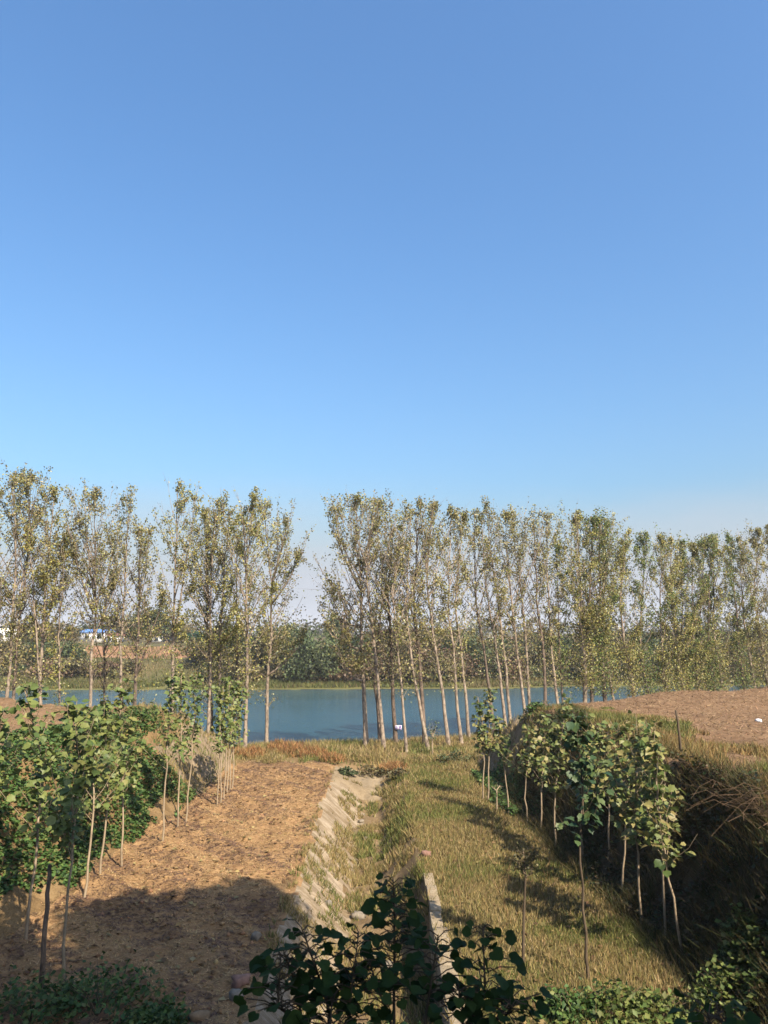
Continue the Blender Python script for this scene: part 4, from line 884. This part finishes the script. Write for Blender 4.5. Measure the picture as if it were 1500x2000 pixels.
P = scatter(60000, 7.2, 34, 16, 56, lambda x, y: (np.minimum(*tright(x, y)) > .9))
c1 = mixcol(len(P), (3, (.34, .215, .115)), (2, (.44, .30, .17)), (3, (.19, .115, .065)))
blades(gr, P, rng.uniform(.12, .4, len(P)), .024, c1, .8, True)
tag(gr.build('field_stubble', M['grass']), 'reddish brown stubble covering the field on the right bank', 'stubble', kind='stuff')
gr = MB()
P = scatter(40000, -40, -11, 14, 50, lambda x, y: (np.minimum(*tleft(x, y)) > .9))
blades(gr, P, rng.uniform(.08, .3, len(P)), .02, mixcol(len(P), *GOLD), .8, True)
tag(gr.build('terrace_stubble', M['grass']), 'dry stubble on top of the left bank', 'stubble', kind='stuff')
gr = MB()                                                   # golden grass along the right crest
def crest(x, y):
    t_ = (x - xfr(y)); return (t_ > 1.2) & (t_ < 4.6 + 2.2 * fbm(x / 2, y / 2, 75, 2) + (y < 26) * 1.2) & (tright(x, y)[1] > .8) & (fbm(x / 1.2, y / 1.2, 76, 3) > np.where(y > 34, .5, .36))
P = scatter(60000, 6.5, 15, 15, 42, crest)
tt = (P[:, 0] - xfr(P[:, 1]))
cl = patch(len(P), P, [(3, (.29, .20, .075)), (2, (.24, .15, .06)), (2, (.33, .26, .12))], GRN, 1.8, 63, .46)
blades(gr, P, rng.uniform(.15, .5, len(P)) * np.where(tt > 4, .55, 1.) * np.where(P[:, 1] > 33, .6, 1), .008 + P[:, 1] * .0004, cl, .4)
tag(gr.build('crest_grass', M['grass']), 'long golden grass along the top edge of the right bank', 'grass', kind='stuff')
gr = MB()                                                   # scrub on the shaded face
P = scatter(50000, 4.8, 9.6, 14, 37, lambda x, y: (tright(x, y)[0] > -.15) & (tright(x, y)[0] < 1.15) & (tright(x, y)[1] > .6) & (fbm(x, y / 1.3, 78, 3) > .4))
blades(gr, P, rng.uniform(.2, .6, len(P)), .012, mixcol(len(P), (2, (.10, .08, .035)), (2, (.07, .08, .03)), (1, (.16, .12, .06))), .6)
tag(gr.build('bank_scrub', M['grass']), 'dark scrubby growth over the shaded right bank', 'scrub', kind='stuff')
def creeper(name, label, P, hmax, cols, size, kind='stuff', per=1):
    l = MB(); pos = P + np.stack((rng.normal(0, .05, len(P)), rng.normal(0, .05, len(P)), rng.uniform(.03, 1, len(P)) ** 1.3 * hmax), 1)
    leaf_quads(l, pos, rng.uniform(size * .7, size * 1.3, len(pos)), cols, .8)
    return tag(l.build(name, M['leaf']), label, 'vines', kind=kind)
IVY = [(3, (.075, .14, .034)), (2, (.11, .18, .045)), (2, (.05, .10, .028)), (1, (.17, .20, .055))]
def vine_keep(x, y):
    a, b = tleft(x, y); bare = fbm(x / 1.3, y / 1.6, 81, 3)
    return (a > .02 + .22 * (bare > .63) * (y > 25) + .18 * sstep(25, 21.5, y) * (.5 + bare)) & (a < 1.25 + .6 * (bare > .5)) & (b > .8) & (y < np.where(a > .75, 43, 37.2 - a * 2) + (bare - .5) * 3)
P = scatter(100000, -17, -8, 14.5, 40, vine_keep)
mound = .05 + .2 * fbm(P[:, 0] / .8, P[:, 1] / .8, 82, 2)
creeper('creeping_vines', 'dense green creeping vines covering the left bank', P, mound, mixcol(len(P), *IVY), .14)
P = scatter(30000, 3.8, 8.5, 32, 46, lambda x, y: (tright(x, y)[0] > -.3) & (tright(x, y)[0] < 1.15) & (y < 44 - (x - 4) * 1.2) & (fbm(x / 1.1, y / 1.4, 83, 3) > .42))
creeper('bank_vines', 'green vines over the far part of the right bank', P, .1 + .35 * fbm(P[:, 0], P[:, 1], 84, 2), mixcol(len(P), *IVY), .14)
P = scatter(9000, 6.9, 9.4, 14.6, 18.0, lambda x, y: (fbm(x / .9, y / .9, 88, 3) > .45) & (terrain(x, y) < 1.5))
creeper('sun_toned_vines', 'yellow green vines at the bottom of the right bank, coloured as sunlit', P, .1 + .3 * fbm(P[:, 0], P[:, 1], 89, 2), mixcol(len(P), (2, (.12, .17, .04)), (2, (.19, .21, .06)), (1, (.08, .12, .03))), .13)  # sunlight put into the leaf colour: brighter greens than the other vines
P = scatter(46000, -9.5, 9.5, 3, 15.4)
P = P[fbm(P[:, 0] / 1.2, P[:, 1] / 1.2, 85, 3) > .38]
creeper('embankment_weeds', 'dark green weeds covering the slope below the camera', P, .1 + .3 * fbm(P[:, 0], P[:, 1], 86, 2), mixcol(len(P), *IVY), .12)

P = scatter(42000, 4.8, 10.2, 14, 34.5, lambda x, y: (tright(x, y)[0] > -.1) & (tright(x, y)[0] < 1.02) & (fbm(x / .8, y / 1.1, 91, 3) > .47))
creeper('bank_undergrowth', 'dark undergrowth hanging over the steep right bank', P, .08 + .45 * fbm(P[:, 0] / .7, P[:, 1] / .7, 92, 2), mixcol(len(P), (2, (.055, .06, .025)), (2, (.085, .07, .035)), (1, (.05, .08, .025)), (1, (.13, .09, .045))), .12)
gr = MB()                                                   # reeds and rank grass across the lake
x = rng.uniform(-75, 75, 60000); y = yfar(x) + rng.uniform(1.5, 30, 60000) ** np.where(rng.uniform(0, 1, 60000) < .5, .6, 1.); P = np.stack((x, y, terrain(x, y)), 1)
P = P[fbm(x / 4, y / 4, 93, 3) > .4]
blades(gr, P, rng.uniform(.25, .95, len(P)), .07, patch(len(P), P, [(2, (.20, .165, .07)), (2, (.14, .125, .05)), (1, (.26, .19, .10))], [(2, (.10, .115, .04)), (1, (.18, .18, .055))], 7, 94, .5), .35)
tag(gr.build('far_reeds', M['grass']), 'rank grass and reeds along the far shore', 'reeds', kind='stuff')
gr = MB()                                                   # taller dead stalks in the verge
P = scatter(2600, 1.7, 6.6, 15, 45, lambda x, y: (x < xfr(y)) & (fbm(x / 1.5, y / 1.5, 95, 2) > .45))
blades(gr, P, rng.uniform(.25, .65, len(P)), .009, mixcol(len(P), (2, (.36, .26, .13)), (2, (.22, .13, .06)), (1, (.14, .15, .05))), .35)
tag(gr.build('dead_stalks', M['grass']), 'taller dead stalks standing in the verge grass', 'stalks', kind='stuff')
gr = MB()                                                   # grass over the two stone facings
P = scatter(30000, -13, 7.5, 33, 49, lambda x, y: (((np.minimum(*tleft(x, y)) > .02) & (x < -5) & (y > 34)) | ((np.minimum(*tright(x, y)) > .02) & (x > 3) & (y > 36))) & (fbm(x / .7, y / .7, 96, 3) > .43))
blades(gr, P, rng.uniform(.12, .4, len(P)), .02, patch(len(P), P, GOLD, GRN, 1.5, 97, .4), .4)
tag(gr.build('facing_grass', M['grass']), 'dry grass growing through the stone facings', 'grass', kind='stuff')

P = scatter(5200, -10.0, -2.75, 15.4, 44, lambda x, y: (x < xdl(y)) & (x > xfl(y)) & (rng.uniform(0, 1, len(y)) < np.clip(20 / y, 0, 1)))
OC = np.array([(1, 0, 0), (0, 1, 0), (-1, 0, 0), (0, -1, 0), (0, 0, .8), (0, 0, -.6)]); OF = np.array([(0, 1, 4), (1, 2, 4), (2, 3, 4), (3, 0, 4), (1, 0, 5), (2, 1, 5), (3, 2, 5), (0, 3, 5)])
n = len(P); sz = rng.uniform(.015, .05, n) + .05 * (rng.uniform(0, 1, n) > .93)
vv = P[:, None] + (OC[None] * rng.uniform(.6, 1.4, (n, 6, 3)) + rng.normal(0, .12, (n, 6, 3))) * sz[:, None, None]
gr = MB().add(vv.reshape(-1, 3), (np.arange(n)[:, None, None] * 6 + OF[None]).reshape(-1, 3), np.repeat(mixcol(n, (2, (.34, .21, .10)), (2, (.42, .27, .135)), (1, (.20, .12, .065))), 6, 0))
tag(gr.build('soil_clods', M['grass']), 'loose clods of soil lying over the tan field', 'soil', kind='stuff')
P = scatter(2400, -9.8, 6.5, 15.2, 44, lambda x, y: (x < xfr(y)) & (x > xfl(y)) & ((x < -2.9) | (x > 1.7)))
gr = MB(); leaf_quads(gr, P + np.array((0, 0, .05)), rng.uniform(.08, .2, len(P)), mixcol(len(P), (2, (.30, .19, .08)), (2, (.20, .115, .06)), (1, (.36, .28, .12))), 1.6)
tag(gr.build('fallen_leaves', M['leaf']), 'dry fallen leaves scattered over field and verge', 'leaves', kind='stuff')

def shrub(name, label, x, y, w_, h_, pal, n, size, group, wispy=False, cat='shrub'):
    zb = tz(x, y); e = empty(name, (x, y, zb), label, cat, group); st = MB(); lp = []
    for k in range(9):
        a_ = R.uniform(0, 6.28); dr = np.array((math.cos(a_) * w_ * R.uniform(.2, .9), math.sin(a_) * w_ * R.uniform(.2, .9), h_ * R.uniform(.55, 1)))
        tube(st, np.array([(0, 0, -.05), dr * (.4, .4, .55), dr]), np.array((.014, .009, .004)), 4)
    st.build('stem', M['darktwig'], e, True); l = MB()
    if wispy:
        a_ = rng.uniform(0, 6.28, n); rr = w_ * rng.uniform(0, 1, n) ** .6; q = rng.uniform(0, .75, n)
        pos = np.stack((np.cos(a_) * rr, np.sin(a_) * rr, q * h_ * (1.05 - .6 * (rr / w_) ** 2)), 1)
        blades(l, pos, rng.uniform(.2, .45, n) * h_, size, mixcol(n, *pal), .45)
        l.build('crown', M['grass'], e)
    else:
        cn = max(6, n // 26); v = unit(cn); v[:, 2] = np.abs(v[:, 2]); c_ = v * np.array((w_, w_, h_ * .85)) * rng.uniform(.3, 1, (cn, 1)) ** .5
        pos = np.repeat(c_, 26, 0) + rng.normal(0, 1, (cn * 26, 3)) * np.array((w_ * .2, w_ * .2, h_ * .14)); pos[:, 2] = np.maximum(pos[:, 2], .03)
        leaf_quads(l, pos, rng.uniform(size * .7, size * 1.3, len(pos)), mixcol(len(pos), *pal), .4); l.build('crown', M['leaf'], e)
    return e
for px, py, w_, h_, pal, lb_ in [
    (575, 1478, 1.1, .95, RUST, 'largest rust red bush on the shore left of the gap water'),
    (545, 1470, .8, .9, RUST, 'rust red bush at the foot of the lone poplar'),
    (612, 1482, .9, .8, RUST, 'rust red bush right of the largest one'),
    (495, 1482, .8, .75, RUST, 'rusty bush right of the dense sapling clump'),
    (455, 1486, .8, .6, RUST, 'low rusty bush behind the dense sapling clump'),
    (390, 1488, .8, .8, RUST, 'rusty bush left of the dense sapling clump'),
    (650, 1490, .8, .6, RUST, 'faded brown bush between the rust red ones and apron'),
    (700, 1486, 1.0, .6, GOLD, 'straw coloured bush behind the apron, left part'),
    (770, 1500, .9, .5, RUST, 'small rusty bush at the right end of the apron'),
    (530, 1492, .9, .45, GOLD, 'straw coloured tussock below the rust red bushes'),
    (820, 1490, .9, .5, GOLD, 'straw coloured tussock near the tiny sapling'),
    (905, 1505, .9, .45, GOLD, 'straw coloured tussock before the grey stone facing')]:
    q_ = flo(px, py); shrub('dry_shrub', lb_, q_[0], q_[1], w_, h_, pal, 900, .018, 'dry bushes by the lake', True)
for px, py, w_, h_, pal, lb_ in [
    (730, 1500, 1.0, .55, GB, 'dark olive bush behind the apron'),
    (675, 1505, .6, .35, GG, 'small bright green tuft at the left end of the apron'),
    (885, 1492, .8, .8, GG, 'round green bush at the foot of the grey stone facing'),
    (780, 1515, .6, .5, GB, 'small olive bush right of the apron')]:
    q_ = flo(px, py); shrub('green_shrub', lb_, q_[0], q_[1], w_, h_, pal, 500, .13, 'green bushes by the lake')
for px, py, w_, h_, lb_ in [
    (60, 1985, 1.2, .75, 'dark vine bush in the bottom left corner'),
    (190, 1985, 1.2, .8, 'dark vine bush second from the bottom left corner'),
    (290, 2010, .7, .4, 'low dark vine clump at the right end of the bottom left bushes'),
    (1120, 1990, .6, .55, 'dark leafy bush at the left end of the sunlit bottom clump'),
    (1200, 1992, .75, .6, 'sunlit yellow green bush at the bottom right'),
    (1290, 1990, .7, .5, 'sunlit bush at the right end of the bottom clump'),
    (1432, 1985, .75, .8, 'sunlit leafy bush at the right edge below the shaded bank')]:
    q_ = flo(px, py); shrub('vine_bush', lb_, q_[0], q_[1], w_, h_, IVY if px < 1150 else [(2, (.12, .17, .04)), (2, (.19, .21, .06)), (1, (.08, .12, .03))], 900, .11, 'vine bushes along the bottom')  # bushes towards the right get brighter greens, sunlight put into their palette
# dead bramble heap on the right bank
e = empty('bramble_heap', (8.6, 18.2, tz(8.6, 18.2)), 'tangle of dead brown bramble on the edge of the right bank', 'bramble'); t = MB()
for k in range(95):
    c_ = rng.normal(0, 1, 3) * (.65, 1.0, .12) + (0, 0, .25); a_ = rng.uniform(0, 6.28); dr = np.array((math.cos(a_), math.sin(a_), rng.normal(0, .3))) * rng.uniform(.3, .8)
    tube(t, np.array([c_ - dr, c_ + (0, 0, .16), c_ + dr]), .006, 3)
t.build('stem', M['darktwig'] if 0 else plain_mat('dead_bramble', (.10, .066, .04), .9, .1, .3), e)
# plastic bag on the right field
q_ = flo(1482, 1407, 3.75); rock('plastic_bag', (q_[0], q_[1], tz(q_[0], q_[1]) + .06), (.19, .13, .08), (.55, .56, .58), 'crumpled white plastic bag lying on the reddish brown field', None, 'litter')

# thin autumn haze
b = MB(); box(b, (-4200, -90, -4), (4200, 6100, 28)); hz_ = bpy.data.materials.new('haze'); hz_.use_nodes = True
nt = hz_.node_tree; nt.nodes.remove(nt.nodes['Principled BSDF']); v_ = nt.nodes.new('ShaderNodeVolumePrincipled')
v_.inputs['Density'].default_value = .0003; v_.inputs['Color'].default_value = (.93, .95, 1, 1); v_.inputs['Anisotropy'].default_value = .1
nt.links.new(v_.outputs[0], nt.nodes['Material Output'].inputs['Volume'])
tag(b.build('haze', hz_), 'thin pale autumn haze over the whole place', kind='stuff')
